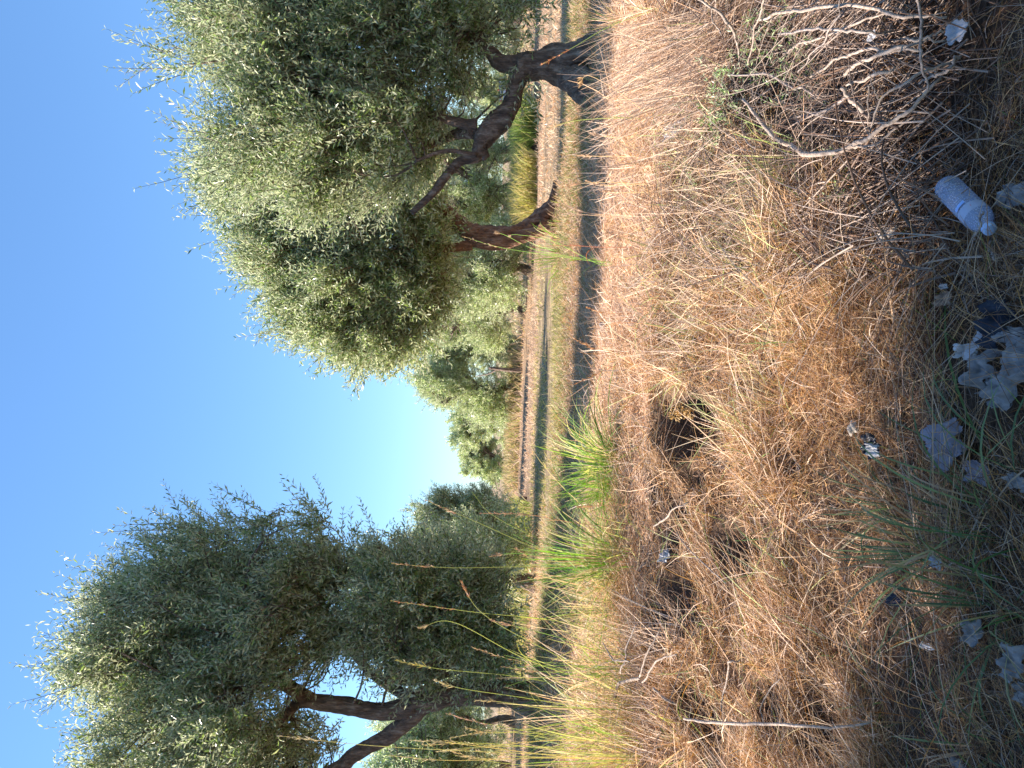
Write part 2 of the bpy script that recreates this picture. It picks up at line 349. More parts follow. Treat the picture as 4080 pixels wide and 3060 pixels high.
# --- left tree
dL = 9.3
bL = px(2120, 2790, dL); bL[2] = zt(bL[0], bL[1]) - .05
tree('olive_tree', bL, 'tall dark olive tree leaning at the far left behind reedy grass', 
     [pl([(2200, 2800, 190), (2120, 2790, 135), (2060, 2775, 108), (2000, 2762, 100), (1890, 2760, 90), (1790, 2768, 92), (1700, 2790, 98), (1640, 2812, 92)], dL)],
     [pl([(1660, 2812, 85), (1560, 2830, 72), (1473, 2832, 64), (1390, 2815, 68), (1310, 2800, 64), (1230, 2790, 56), (1170, 2755, 42, 9.2), (1060, 2690, 26, 9.1), (950, 2560, 16, 9.0)], dL),
      pl([(1230, 2790, 54), (1180, 2808, 44), (1145, 2850, 36)], dL),
      pl([(1250, 2780, 36), (1120, 2700, 34), (1040, 2610, 26, 9.6), (880, 2420, 20, 9.8), (815, 2330, 12, 9.9)], dL),
      pl([(1680, 2810, 70), (1630, 2868, 66), (1560, 2925, 66), (1473, 2972, 56), (1400, 3015, 60), (1350, 3060, 56), (1200, 3120, 40)], dL),
      pl([(1650, 2780, 50), (1580, 2750, 44, 9.5), (1490, 2690, 38, 9.7), (1400, 2600, 26, 9.9), (1250, 2480, 16, 10)], dL),
      pl([(1030, 2740, 26, 9.2), (900, 2750, 18, 9), (760, 2760, 12, 9)], dL)],
     bl([(580, 2440, 270), (470, 2640, 210), (600, 2900, 300), (780, 2230, 200), (860, 2500, 320, .3), (1060, 2360, 260), (1240, 2290, 190), (1330, 2110, 60), (1255, 2060, 50),
         (900, 2800, 290, -.4), (1180, 2560, 220), (1480, 2430, 210), (1700, 2380, 210, .2), (1850, 2300, 150, .3), (1100, 3020, 230), (850, 3080, 300), (1620, 2580, 130, -.2), (1780, 2520, 130), (1500, 2250, 120), (1900, 2480, 110), (1600, 2340, 180), (1760, 2490, 160), (1840, 2390, 150), (1690, 2240, 120), (1940, 2600, 90), (1950, 2330, 90), (1000, 2080, 90), (1750, 2680, 60, -.3)], dL),
     520, 16, leaf=.088, per=11, seed=11, group='near row of olive trees', up=.75, Lsh=(.3, .72), spread=.15)

# --- right tree
dR = 8.9
bR = px(2375, 260, dR); bR[2] = zt(bR[0], bR[1]) - .03
tree('olive_tree', bR, 'olive tree at the right with a forked leg trunk and one long crooked limb',
     [pl([(2430, 200, 250), (2370, 215, 170), (2300, 232, 130), (2200, 245, 110), (2120, 260, 108), (2060, 262, 98)], dR),
      pl([(2440, 420, 150, 8.7), (2370, 375, 150, 8.75), (2310, 330, 120, 8.8), (2240, 295, 95), (2170, 275, 85), (2090, 268, 80)], dR)],
     [pl([(2110, 268, 95), (2070, 300, 80), (2050, 360, 66), (2035, 420, 70), (1995, 480, 95), (1940, 530, 92), (1915, 580, 66), (1895, 625, 50), (1830, 645, 36), (1770, 710, 36), (1725, 770, 32), (1640, 850, 22)], dR),
      pl([(1915, 585, 50), (1925, 612, 44), (1938, 630, 36)], dR),
      pl([(1900, 500, 60), (1850, 495, 42), (1771, 474, 36), (1680, 440, 30), (1590, 405, 24), (1450, 330, 16)], dR),
      pl([(1890, 530, 50), (1820, 535, 40, 9.1), (1753, 560, 34, 9.2), (1640, 600, 26, 9.3), (1500, 640, 16, 9.4)], dR),
      pl([(2080, 262, 85), (2000, 250, 66), (1950, 205, 52), (1860, 140, 40), (1740, 90, 30), (1560, 60, 22), (1300, 80, 14)], dR),
      pl([(1900, 620, 20, 8.8), (1780, 600, 16, 8.7), (1660, 640, 12, 8.6)], dR)],
     bl([(860, 200, 110), (760, 290, 70), (680, 270, 40), (800, 110, 60), (880, 560, 60), (840, 620, 40), (930, 130, 150), (1130, 230, 230), (1050, 30, 180), (1150, 420, 210), (1450, 180, 290, .2), (1480, 430, 240), (1300, -60, 260), (1720, 130, 210), (1880, 60, 150), (1640, 560, 160, .3),
         (1230, 600, 190), (1000, 590, 110), (930, 660, 60), (1750, 360, 130), (1600, -100, 300), (1990, 110, 100, .2), (2060, 290, 36, -.25), (1830, 280, 110), (1450, 700, 170), (1200, 780, 120)], dR),
     430, 16, leaf=.088, per=11, seed=22, group='near row of olive trees', up=.85, colmul=1.2, Lsh=(.3, .85), spread=.15)

# --- middle tree, next row
dM = 13.5
bM = px(2185, 855, dM); bM[2] = zt(bM[0], bM[1]) - .05
tree('olive_tree', bM, 'olive tree in the middle with a reddish twisted trunk and wide hanging crown',
     [pl([(2215, 845, 120), (2180, 855, 90), (2130, 885, 60), (2080, 920, 62), (2030, 935, 72), (1970, 938, 76), (1915, 935, 72), (1880, 920, 66)], dM),
      pl([(2190, 905, 50, 13.4), (2110, 935, 50, 13.4), (2030, 962, 52, 13.4), (1950, 972, 50, 13.4), (1880, 960, 44, 13.5)], dM), pl([(2165, 868, 50), (2192, 830, 44), (2205, 780, 30), (2212, 720, 12)], 13.4), pl([(2150, 890, 50), (2190, 910, 50), (2215, 950, 30), (2222, 990, 12)], 13.3)],
     [pl([(1905, 930, 70), (1862, 912, 62), (1810, 870, 52), (1765, 825, 46), (1700, 770, 40), (1560, 740, 26), (1350, 760, 16)], dM),
      pl([(1880, 975, 44), (1820, 985, 38), (1740, 1000, 30), (1600, 1080, 22), (1400, 1180, 14)], dM),
      pl([(1890, 950, 50), (1800, 905, 40, 13.9), (1650, 900, 28, 14), (1400, 950, 18, 14)], dM)],
     bl([(880, 760, 110), (900, 660, 90), (1080, 820, 210), (1100, 1060, 170), (960, 940, 90), (1330, 1090, 260), (1300, 800, 230), (1220, 1250, 150), (1400, 1310, 170), (1540, 1340, 110), (1600, 1150, 160), (1580, 930, 190), (1560, 740, 170), (1640, 1250, 80), (1040, 1200, 70), (1370, 1400, 60), (1690, 1010, 90), (1680, 830, 60)], dM, 1.3),
     560, 16, leaf=.11, per=10, seed=33, group='middle row of olive trees', bark=M_barkred, up=.7, Lsh=(.35, .8), colmul=1.2)

# --- farther olive trees: generic shapes, each with its own crown
def far_tree(Y, d, w, h, label, seed, base_h=None, trunk_px=None, leaf=None, ncl=None, group='far olive trees', lean=0, colmul=1.5, x=None, y=None, skirt=.25, per_cl=None):
    g = np.random.default_rng(seed)
    if x is None:
        p = px(2000, Y, d); x, y = p[0], d
    z = float(zt(x, y)); b = np.array([x, y, z - .05]); leaf = leaf or (.062 + .0016 * d)
    th = h * .3
    tops = [(np.array([x + lean * .5, y, z + th]), )]
    tr = [([b, b + (lean * .2 + .12, 0, th * .35), b + (lean * .2 - .06, .1, th * .7), b + (lean * .5, 0, th)], [h * .04, h * .026, h * .024, h * .02])]
    limbs = []; 
    for k in range(4):
        a = g.uniform(0, 6.28) if k else 1.5; e = b + (lean * .5, 0, th)
        q = e + np.array([math.cos(a) * w * .28, math.sin(a) * w * .28, h * g.uniform(.25, .4)])
        limbs.append(([e, (e + q) / 2 + (0, 0, .08 * h), q], [h * .026, h * .016, h * .006]))
    blobs = []
    for k in range(11):
        a = g.uniform(0, 6.28); rr = g.uniform(.25, .6) * w * .5; zz = z + h * g.uniform(skirt + .08, .82); r = w * g.uniform(.17, .26)
        if zz > z + h * .62: rr *= .55
        blobs.append((np.array([x + lean + rr * math.cos(a), y + rr * math.sin(a), zz]), r, r))
    blobs.append((np.array([x + lean, y, z + h * .55]), w * .32, w * .32)); blobs.append((np.array([x + lean * 1.1, y, z + h * .8]), w * .2, w * .2))
    return tree('olive_tree', b, label, tr, limbs, blobs, ncl or 150, per_cl or 13, leaf=leaf, per=9, seed=seed, group=group, up=.7, Lsh=(.06 * h, .125 * h), colmul=colmul, spread=.05 * h)
far_tree(2330, 16.5, 3.6, 4.5, 'olive tree peeking out between the tall left tree and a lower round one', 41, ncl=300, skirt=.05)
far_tree(2120, 25, 3.0, 3.8, 'low round dark olive tree just right of the tall left tree beside the sky gap', 42, lean=.3, skirt=.1, ncl=260, colmul=1.0)
far_tree(1825, 40, 3.2, 2.6, 'small pale olive tree next right of the lowest treetop gap', 44, skirt=.05)
far_tree(1700, 35, 3.4, 3.2, 'rounded olive tree between the pale small one and the spiky one', 45, skirt=.02)
far_tree(1550, 30, 3.2, 4.3, 'spiky topped olive tree against the sky above the slender pale trunk', 46, skirt=.1, ncl=220)
far_tree(1400, 31, 3.6, 4.2, 'olive tree directly right of the spiky topped one under hanging foliage', 47, skirt=.1)
far_tree(1240, 26, 3.8, 4.0, 'darker olive tree under the hanging right end of the middle crown', 48, skirt=.08, ncl=220)
far_tree(1080, 23, 3.4, 4.3, 'pale olive tree right behind the reddish middle trunk on its left side', 49, skirt=.02, ncl=220)
far_tree(740, 25, 4.4, 4.6, 'light green olive tree seen between the middle trunk and the crooked limb', 50, skirt=.1, ncl=260, colmul=1.4)
far_tree(590, 26, 3.0, 4.8, 'olive tree with a stout trunk standing beyond the elbow of the crooked limb', 51, skirt=.3, ncl=200)
far_tree(360, 58, 5, 5, 'distant olive tree behind the red framed trailer', 52, skirt=.05, ncl=170)
far_tree(90, 34, 3.2, 4.6, 'olive tree seen behind the fork of the right tree', 53, skirt=.2)
far_tree(20, 24, 4.2, 4.6, 'olive tree at the right edge beyond the forked trunk', 54, skirt=.25)
far_tree(2560, 34, 5, 4.4, 'shaded olive tree low behind the reedy grass right of the left trunk', 55, skirt=.05)
far_tree(2880, 24, 4, 4.4, 'olive tree seen between the left trunk and its drooping limb', 56, skirt=.22, ncl=200)
far_tree(3060, 27, 4.2, 4.6, 'olive tree at the left edge beyond the drooping limb', 57, skirt=.15)
# neighbours in the same rows just outside the picture: they throw the long shadow bands; the ones behind the camera are added to cut skylight
for k, (x, y, w_, h_, lab) in enumerate([(-8.6, 9.9, 5.2, 5.4, 'olive tree of the near row outside the left edge'), (-13.0, 10.2, 5.4, 5.2, 'second olive tree of the near row outside the left edge'),
      (-6.0, 1.7, 5.0, 6.6, 'olive tree left of the photographer shading the verge'), (-9.6, 2.1, 5.6, 8.0, 'olive tree behind and left of the photographer'),
      (-3.2, -3.0, 4.6, 4.6, 'dense olive tree added behind the photographer on the left to block sky light'), (1.0, -3.2, 4.6, 4.8, 'dense olive tree added straight behind the photographer to block sky light'), (4.8, -2.2, 4.6, 4.8, 'dense olive tree added behind the photographer on the right to block sky light'),
      (-16, 21.5, 5.4, 4.8, 'olive tree of the third row outside the left edge'), (-11.5, 22.5, 5.2, 4.8, 'olive tree of the third row left of the frame'),
      (-11.5, 15.2, 4.8, 4.5, 'olive tree of the second row outside the left edge')]):
    far_tree(0, y, w_, h_, lab, 61 + k, x=x, y=y, leaf=.14, ncl=420 if y < 3 else 260, per_cl=12 if y < 3 else 10, skirt=.1 if y < 3 or y > 18 else .38, group='olive trees outside the picture')
for k, (Y, d, w_, h_, lab) in enumerate([(1905, 90, 3.5, 1.0, 'tiny far olive tree low in the gap between the tree groups'), (1300, 48, 7, 4.6, 'far olive tree behind the slender pale trunk row'), (900, 44, 7, 4.4, 'far olive tree behind the reddish trunk'),
      (640, 46, 7, 4.6, 'far olive tree beyond the elbow of the crooked limb'), (60, 45, 6, 4.8, 'far olive tree beyond the forked trunk'), (2750, 50, 8, 4.8, 'far olive tree seen low beyond the left trunk'), (2360, 46, 6, 4.2, 'far olive tree low behind the reedy grass'), (3020, 50, 8, 4.8, 'far olive tree in the lower left gap')]):
    far_tree(Y, d, w_, h_, lab, 71 + k, skirt=-.05, ncl=150, leaf=.15 if h_ > 2 else .08)

# ------------------------------------------------------------------ dry grass and litter (nobody could count it)
STRAW = np.array([[.46, .28, .15], [.56, .37, .21], [.36, .20, .10], [.62, .46, .31], [.24, .13, .07], [.50, .30, .14], [.40, .34, .29]])
def colpick(pal, n, g, lo=.75, hi=1.25, p=None):
    return pal[g.choice(len(pal), n, p=p)] * g.uniform(lo, hi, (n, 1))
def inhole(x, y, s=1.2):
    q = np.full(x.shape, 9.)
    for hx, hy, rx, ry, dp in HOLES: q = np.minimum(q, ((x - hx) / (rx * s)) ** 2 + ((y - hy) / (ry * s)) ** 2)
    return ((q < 1) & ((q < .55) | (np.sin(x * 173.1 + y * 311.7) > -.3))) | (((x + .17) / .2) ** 2 + ((y - 3.95) / .42) ** 2 < 1)
CLEAR = [(.79, 2.06, .15), (.72, 2.14, .11), (.05, 1.93, .16), (.17, 1.97, .13), (-.05, 1.9, .14), (-.16, 2.2, .13)]
def litter(n, v0, v1, spread, L0, L1, wk, hmax, pitch, pal, seed, az=None, azs=1.0, curl=.25, K=4, greens=0.0, keep=None, gaps=True):
    g = np.random.default_rng(seed)
    v = g.uniform(v0, v1, n); y = 1.12 / v; x = g.uniform(-1, 1, n) * (spread * y + .35)
    ok = ~inhole(x, y)
    for qx, qy, qr in CLEAR: ok &= ~((((x - qx) ** 2 + (y - qy) ** 2) < qr * qr) & (g.uniform(size=n) < .62))
    heap = (x > .26 * y) & (y > 2.15) & (y < 3.75) & (x < 2.4); ok &= ~(heap & (g.uniform(size=n) < .72))
    if K == 4 and gaps: ok &= (noise(x, y, 5.2, 31) + .6 * noise(x, y, 11, 32) > -.62 * np.clip(y / 3.4, .6, 1.3)) | (g.uniform(size=n) < .22)
    if keep is not None: ok &= keep(x, y, g)
    x = x[ok]; y = y[ok]; n = len(x)
    cl = np.clip(.5 + .8 * noise(x, y, 4.2, 150), 0, 1) ** 1.4
    z = zt(x, y) + .004 + g.uniform(0, 1, n) ** 1.8 * hmax * (.15 + .85 * cl)
    a = (az if az is not None else 0) + noise(x, y, 1.6, seed + 9) * 1.3 * (1 if az is None else .5) + g.normal(size=n) * azs
    pt = g.normal(size=n) * pitch + pitch * .5 * cl
    d = np.stack([np.cos(a) * np.cos(pt), np.sin(a) * np.cos(pt), np.sin(pt)], 1)
    L = g.uniform(L0, L1, n) * (.7 + .6 * cl); t = np.linspace(0, 1, K)[None, :, None]
    bend = unit(np.cross(d, unit(g.normal(size=(n, 3)))));
    bend[:, 2] -= .5; P = np.stack([x, y, z], 1)
    C = P[:, None] + d[:, None] * L[:, None, None] * t + bend[:, None] * (curl * L * g.uniform(.2, 1.6, n))[:, None, None] * t ** 2
    gz = zt(C[..., 0], C[..., 1]) + .003; C[..., 2] = np.maximum(C[..., 2], gz)
    s = unit(np.cross(d, unit(g.normal(size=(n, 3)) + np.array([0, -.6, .8]))))
    w = (g.uniform(.5, 1.5, n) * wk * (.55 + .25 * y))[:, None] * np.array([.8, 1, .8, .35])[:K][None]
    V, F = ribbons(C, s, w)
    c = colpick(pal, n, g)
    if greens: m_ = g.uniform(size=n) < greens * (.4 + cl); c[m_] = np.array([.16, .24, .06]) * g.uniform(.7, 1.5, (m_.sum(), 1))
    return V, F, np.repeat(c, K * 2, 0)
def stuff(name, packs, mt, label, cat=None):
    V, F = merge([(a, b) for a, b, c in packs]); c = np.vstack([c for a, b, c in packs])
    return tag(mesh(name, V, F, mt, cols=c), label, cat, None, 'stuff')
OR = np.array([[.56, .33, .14], [.66, .42, .19], [.46, .26, .11], [.28, .14, .06], [.68, .48, .27]])
PALE = np.array([[.68, .52, .38], [.78, .60, .44], [.56, .39, .27], [.44, .33, .26], [.64, .43, .28]])
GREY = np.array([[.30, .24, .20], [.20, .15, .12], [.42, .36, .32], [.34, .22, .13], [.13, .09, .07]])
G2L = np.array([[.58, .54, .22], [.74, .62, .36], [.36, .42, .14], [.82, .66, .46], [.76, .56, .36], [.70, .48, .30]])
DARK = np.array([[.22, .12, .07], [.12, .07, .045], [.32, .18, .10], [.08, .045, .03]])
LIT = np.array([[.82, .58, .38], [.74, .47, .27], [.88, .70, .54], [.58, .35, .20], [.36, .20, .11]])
stuff('dry_grass', [
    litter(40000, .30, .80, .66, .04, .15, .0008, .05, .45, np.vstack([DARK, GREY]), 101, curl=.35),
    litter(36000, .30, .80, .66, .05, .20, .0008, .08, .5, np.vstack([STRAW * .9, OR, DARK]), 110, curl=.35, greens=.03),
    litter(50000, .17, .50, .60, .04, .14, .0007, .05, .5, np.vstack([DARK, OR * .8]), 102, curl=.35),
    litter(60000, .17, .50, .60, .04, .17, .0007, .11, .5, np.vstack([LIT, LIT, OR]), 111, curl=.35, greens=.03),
    litter(60000, .20, .46, .62, .04, .12, .0005, .15, .6, OR * 1.1, 103, az=-1.45, azs=.5, curl=.5, keep=lambda x, y, g: noise(x, y, 2.6, 7) > .1),
    litter(60000, .135, .25, .60, .05, .16, .0008, .035, .3, np.vstack([PALE * 1.2, LIT * 1.1]), 104, az=.05, azs=.8, gaps=False),
    litter(50000, .092, .15, .62, .06, .2, .0007, .03, .35, np.vstack([PALE * .8, LIT * .9, STRAW]), 120, az=.1, azs=.9, greens=.1, gaps=False),
    litter(3800, .26, .40, .30, .14, .38, .0013, .10, .5, G2L, 121, az=1.5, azs=.7, curl=.25, gaps=False, keep=lambda x, y, g: (x > -.2)),
    litter(1300, .22, .42, .60, .12, .36, .0013, .10, .5, G2L, 122, azs=.9, curl=.3, gaps=False),
    litter(5500, .16, .40, .60, .12, .40, .0009, .13, .4, np.vstack([LIT * 1.1, PALE]), 123, curl=.3, gaps=False),
    litter(3000, .16, .60, .60, .25, .55, .0008, .12, .35, np.vstack([STRAW, PALE]), 105, curl=.3),
], M_straw, 'tangled dry straw and fine brown grass covering the bank')
GRN = np.array([[.36, .33, .13], [.52, .46, .22], [.24, .26, .09], [.66, .54, .32]])
def field(n, y0, y1, pal, seed, L0, L1, wk, up=.9, pal2=None, xs_=.62):
    g = np.random.default_rng(seed); v = g.uniform(1 / y1, 1 / y0, n); y = 1 / v; x = g.uniform(-1, 1, n) * (xs_ * y + 1)
    k = noise(x * .5, y, 1.4, seed) > -.35 + g.normal(size=n) * .3; x = x[k]; y = y[k]; n = len(x)
    P = np.stack([x, y, zt(x, y)], 1); d = unit(g.normal(size=(n, 3)) * [1, 1, .3] * .7 + [0, 0, up]); L = g.uniform(L0, L1, n)
    t = np.linspace(0, 1, 3)[None, :, None]; b = g.normal(size=(n, 3)) * [1, 1, .2]
    C = P[:, None] + d[:, None] * L[:, None, None] * t + b[:, None] * .3 * L[:, None, None] * t ** 2; C[:, :, 2] = np.maximum(C[:, :, 2], P[:, None, 2] + .004)
    s = unit(np.cross(d, g.normal(size=(n, 3)))); W = (wk * y * g.uniform(.5, 1.3, n))[:, None] * np.array([1, .8, .2])[None]
    cc_ = colpick(pal, n, g)
    if pal2 is not None: m_ = (x > .17 * y + g.normal(size=n) * .5) | (x < -.2 * y + g.normal(size=n) * .6); cc_[m_] = colpick(pal2, int(m_.sum()), g)
    V, F = ribbons(C, s, W); return V, F, np.repeat(cc_, 6, 0)
stuff('field_grass', [
    field(26000, 7, 11.5, np.vstack([PALE * .9, STRAW]), 201, .05, .14, .00045, .6),
    field(9000, 8.5, 11.8, np.array([[.14, .22, .06], [.22, .28, .10], [.36, .34, .16]]), 211, .06, .16, .00045, .9),
    field(22000, 11, 19, GRN * 1.05, 202, .05, .16, .00045, .8, np.vstack([PALE, LIT])),
    field(9000, 10.2, 13, np.array([[.20, .22, .09], [.26, .28, .12], [.42, .36, .20]]), 203, .06, .16, .00045, 1),
    field(16000, 18, 30, PALE, 204, .05, .18, .0004, .8),
    field(9000, 26, 45, np.vstack([GRN, PALE]), 205, .2, .55, .0004, 1.2),
], M_grass, 'short dry and yellow green grass in strips across the olive grove')
def patch(X0, X1, d0, d1, n, pal, h0, h1, seed, name, lab):
    g = np.random.default_rng(seed); d = g.uniform(d0, d1, n); Yp = g.uniform(X0, X1, n)
    P = np.array([px(2000, a, b) for a, b in zip(Yp, d)]); P[:, 2] = zt(P[:, 0], P[:, 1])
    D = unit(g.normal(size=(n, 3)) * [.3, .3, .1] + [0, 0, 1]); L = g.uniform(h0, h1, n); t = np.linspace(0, 1, 4)[None, :, None]
    b = g.normal(size=(n, 3)) * [1, 1, 0] + [0, 0, -.6]
    C = P[:, None] + D[:, None] * L[:, None, None] * t + b[:, None] * .25 * L[:, None, None] * t ** 2
    V, F = ribbons(C, unit(np.cross(D, g.normal(size=(n, 3)))), (.0006 * d)[:, None] * np.array([1, .9, .7, .2])[None])
    tag(mesh(name, V, F, M_grass, cols=np.repeat(colpick(pal, n, g), 8, 0)), lab, None, None, 'stuff')
patch(400, 560, 21, 26, 5000, np.array([[.22, .30, .09], [.30, .38, .13], [.16, .22, .07], [.45, .42, .2]]), .5, 1.1, 301, 'tall_green_grass', 'bright green tall grass under the crooked limb')
patch(600, 860, 21, 26, 5000, np.array([[.55, .48, .20], [.62, .52, .28], [.40, .40, .14]]), .4, 1.0, 302, 'tall_dry_grass', 'pale yellow tall grass beyond the middle trunk')
patch(1350, 1950, 29, 36, 5000, np.array([[.45, .36, .22], [.55, .42, .28], [.30, .30, .12]]), .25, .75, 303, 'rough_grass', 'rough brown grass at the foot of the far trees')
patch(2000, 2700, 18, 28, 4000, np.array([[.40, .38, .16], [.50, .42, .24], [.20, .26, .08]]), .2, .7, 304, 'rough_grass', 'rough grass beyond the green tussocks on the left')

# ------------------------------------------------------------------ grass tussocks and reeds
def arcs(base, n, L0, L1, sp, droop, w, pal, g, r=.04, lean=(0, 0, 0), K=7, p=None):
    a = g.uniform(0, 2 * np.pi, n); th = np.abs(g.normal(size=n)) * sp
    d = unit(np.stack([np.cos(a) * np.sin(th), np.sin(a) * np.sin(th), np.cos(th)], 1) + np.array(lean))
    P = np.array(base) + np.stack([np.cos(a), np.sin(a), 0 * a], 1) * g.uniform(0, r, (n, 1)); L = g.uniform(L0, L1, n)
    h = unit(d * [1, 1, 0] + 1e-4); t = np.linspace(0, 1, K)[None, :, None]; dr = (droop * g.uniform(.3, 1.6, n) * L)[:, None, None]
    C = P[:, None] + d[:, None] * L[:, None, None] * t + h[:, None] * dr * .5 * t ** 2 + np.array([0, 0, -1]) * dr * t ** 2.4
    C[..., 2] = np.maximum(C[..., 2], zt(C[..., 0], C[..., 1]) + .01)
    s = unit(np.cross(d, h) + g.normal(size=(n, 3)) * .35); W = (w * g.uniform(.6, 1.3, n))[:, None] * np.interp(np.linspace(0, 1, K), [0, .3, .7, 1], [.7, 1, .8, .1])[None]
    V, F = ribbons(C, s, W); return V, F, np.repeat(colpick(pal, n, g, p=p), K * 2, 0)
G1 = np.array([[.13, .25, .06], [.20, .34, .08], [.30, .42, .12], [.50, .50, .20], [.62, .50, .30]]); G2 = np.array([[.26, .34, .11], [.44, .44, .18], [.64, .54, .30], [.72, .56, .38], [.60, .42, .26]])
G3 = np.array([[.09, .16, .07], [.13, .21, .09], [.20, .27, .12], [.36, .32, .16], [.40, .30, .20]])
def tussock(X, Y, label, n, L0, L1, sp, droop, w, pal, seed, d=None, group=None, lean=(0, 0, 0), r=.05, kind=None):
    b = gpt(X, Y) if d is None else px(X, Y, d); b[2] = zt(b[0], b[1]); g = np.random.default_rng(seed)
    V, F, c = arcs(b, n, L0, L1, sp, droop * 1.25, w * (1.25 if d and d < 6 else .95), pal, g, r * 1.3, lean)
    if kind: return tag(mesh('short_grass', V, F, M_grass, cols=c, origin=b), label, None, None, kind)
    return tag(mesh('grass_tussock', V, F, M_grass, cols=c, origin=b), label, 'grass tussock', group)
T = 'grass tussocks on the bank'
tussock(2350, 1850, 'bright green arching grass tussock on the crest below the sky gap', 300, .3, .85, .62, .35, .0030, G1 * 1.15, 401, d=5.6, group=T, r=.12)
tussock(2320, 1950, 'smaller dark green tussock joined to the left side of the bright green one', 150, .25, .6, .6, .3, .0028, G1, 402, d=5.8, group=T, r=.1)
tussock(2340, 2230, 'yellow green spreading tussock left of the bright green one on the crest', 300, .35, .95, .65, .25, .0028, np.vstack([G1 * 1.1, G1, G2]), 403, d=5.3, group=T, r=.15)
tussock(2330, 2420, 'thin yellow green tussock in front of the low olive foliage', 110, .3, .75, .5, .2, .0025, G2, 404, d=5.1, group=T, r=.15)
tussock(2400, 2650, 'pale reedy tussock right of the left trunk', 140, .35, .95, .5, .22, .0024, G2, 405, d=4.8, group=T, r=.2)
tussock(2430, 2830, 'reedy tussock in front of the left trunk', 170, .4, 1.05, .5, .22, .0024, G2, 406, d=4.6, group=T, r=.2)
tussock(2430, 3020, 'dense reedy tussock at the left edge', 180, .4, 1.1, .5, .22, .0024, G2, 407, d=4.5, group=T, r=.22)
tussock(2620, 2960, 'green bladed tussock low at the left edge', 60, .15, .4, .8, .4, .0028, G2, 408, d=3.9, group=T, r=.1)
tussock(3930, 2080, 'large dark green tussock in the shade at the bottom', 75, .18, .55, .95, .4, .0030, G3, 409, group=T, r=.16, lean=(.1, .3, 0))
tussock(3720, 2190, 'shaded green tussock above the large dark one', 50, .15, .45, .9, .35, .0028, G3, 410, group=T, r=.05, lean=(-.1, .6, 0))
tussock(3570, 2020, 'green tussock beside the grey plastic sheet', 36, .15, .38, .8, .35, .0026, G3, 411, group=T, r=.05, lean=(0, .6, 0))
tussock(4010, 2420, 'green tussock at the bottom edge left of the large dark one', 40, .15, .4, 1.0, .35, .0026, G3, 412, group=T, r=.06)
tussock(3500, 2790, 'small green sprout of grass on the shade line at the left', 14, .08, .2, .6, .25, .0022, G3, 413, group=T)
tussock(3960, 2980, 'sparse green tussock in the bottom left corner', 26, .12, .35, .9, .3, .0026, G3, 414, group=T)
tussock(2640, 1010, 'thin green and straw coloured tussock right of the middle of the bank', 40, .2, .5, .4, .3, .0022, G2, 415, group=T)
tussock(3260, 640, 'long yellow green tussock at the foot of the bleached branch', 46, .25, .6, .45, .3, .0026, G2, 416, group=T, lean=(.1, .5, 0))
tussock(3240, 1350, 'fine green blades crossing the brown grass near the centre', 22, .12, .32, .8, .3, .0022, G2, 417, group=T, lean=(0, .4, 0))
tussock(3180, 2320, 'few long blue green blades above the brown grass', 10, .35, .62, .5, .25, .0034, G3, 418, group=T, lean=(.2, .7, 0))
tussock(2600, 640, 'thin straw tussock below the branches of grey twigs', 40, .2, .45, .5, .35, .0022, np.vstack([G2, PALE]), 419, group=T)
tussock(2480, 90, 'straw and green tussock at the right edge of the crest', 60, .2, .55, .5, .25, .0024, np.vstack([G2, PALE]), 420, group=T)
tussock(2200, 1010, 'small green tuft at the foot of the middle tree', 70, .3, .8, .5, .2, .006, G1, 421, d=12.6, group=T, r=.3)

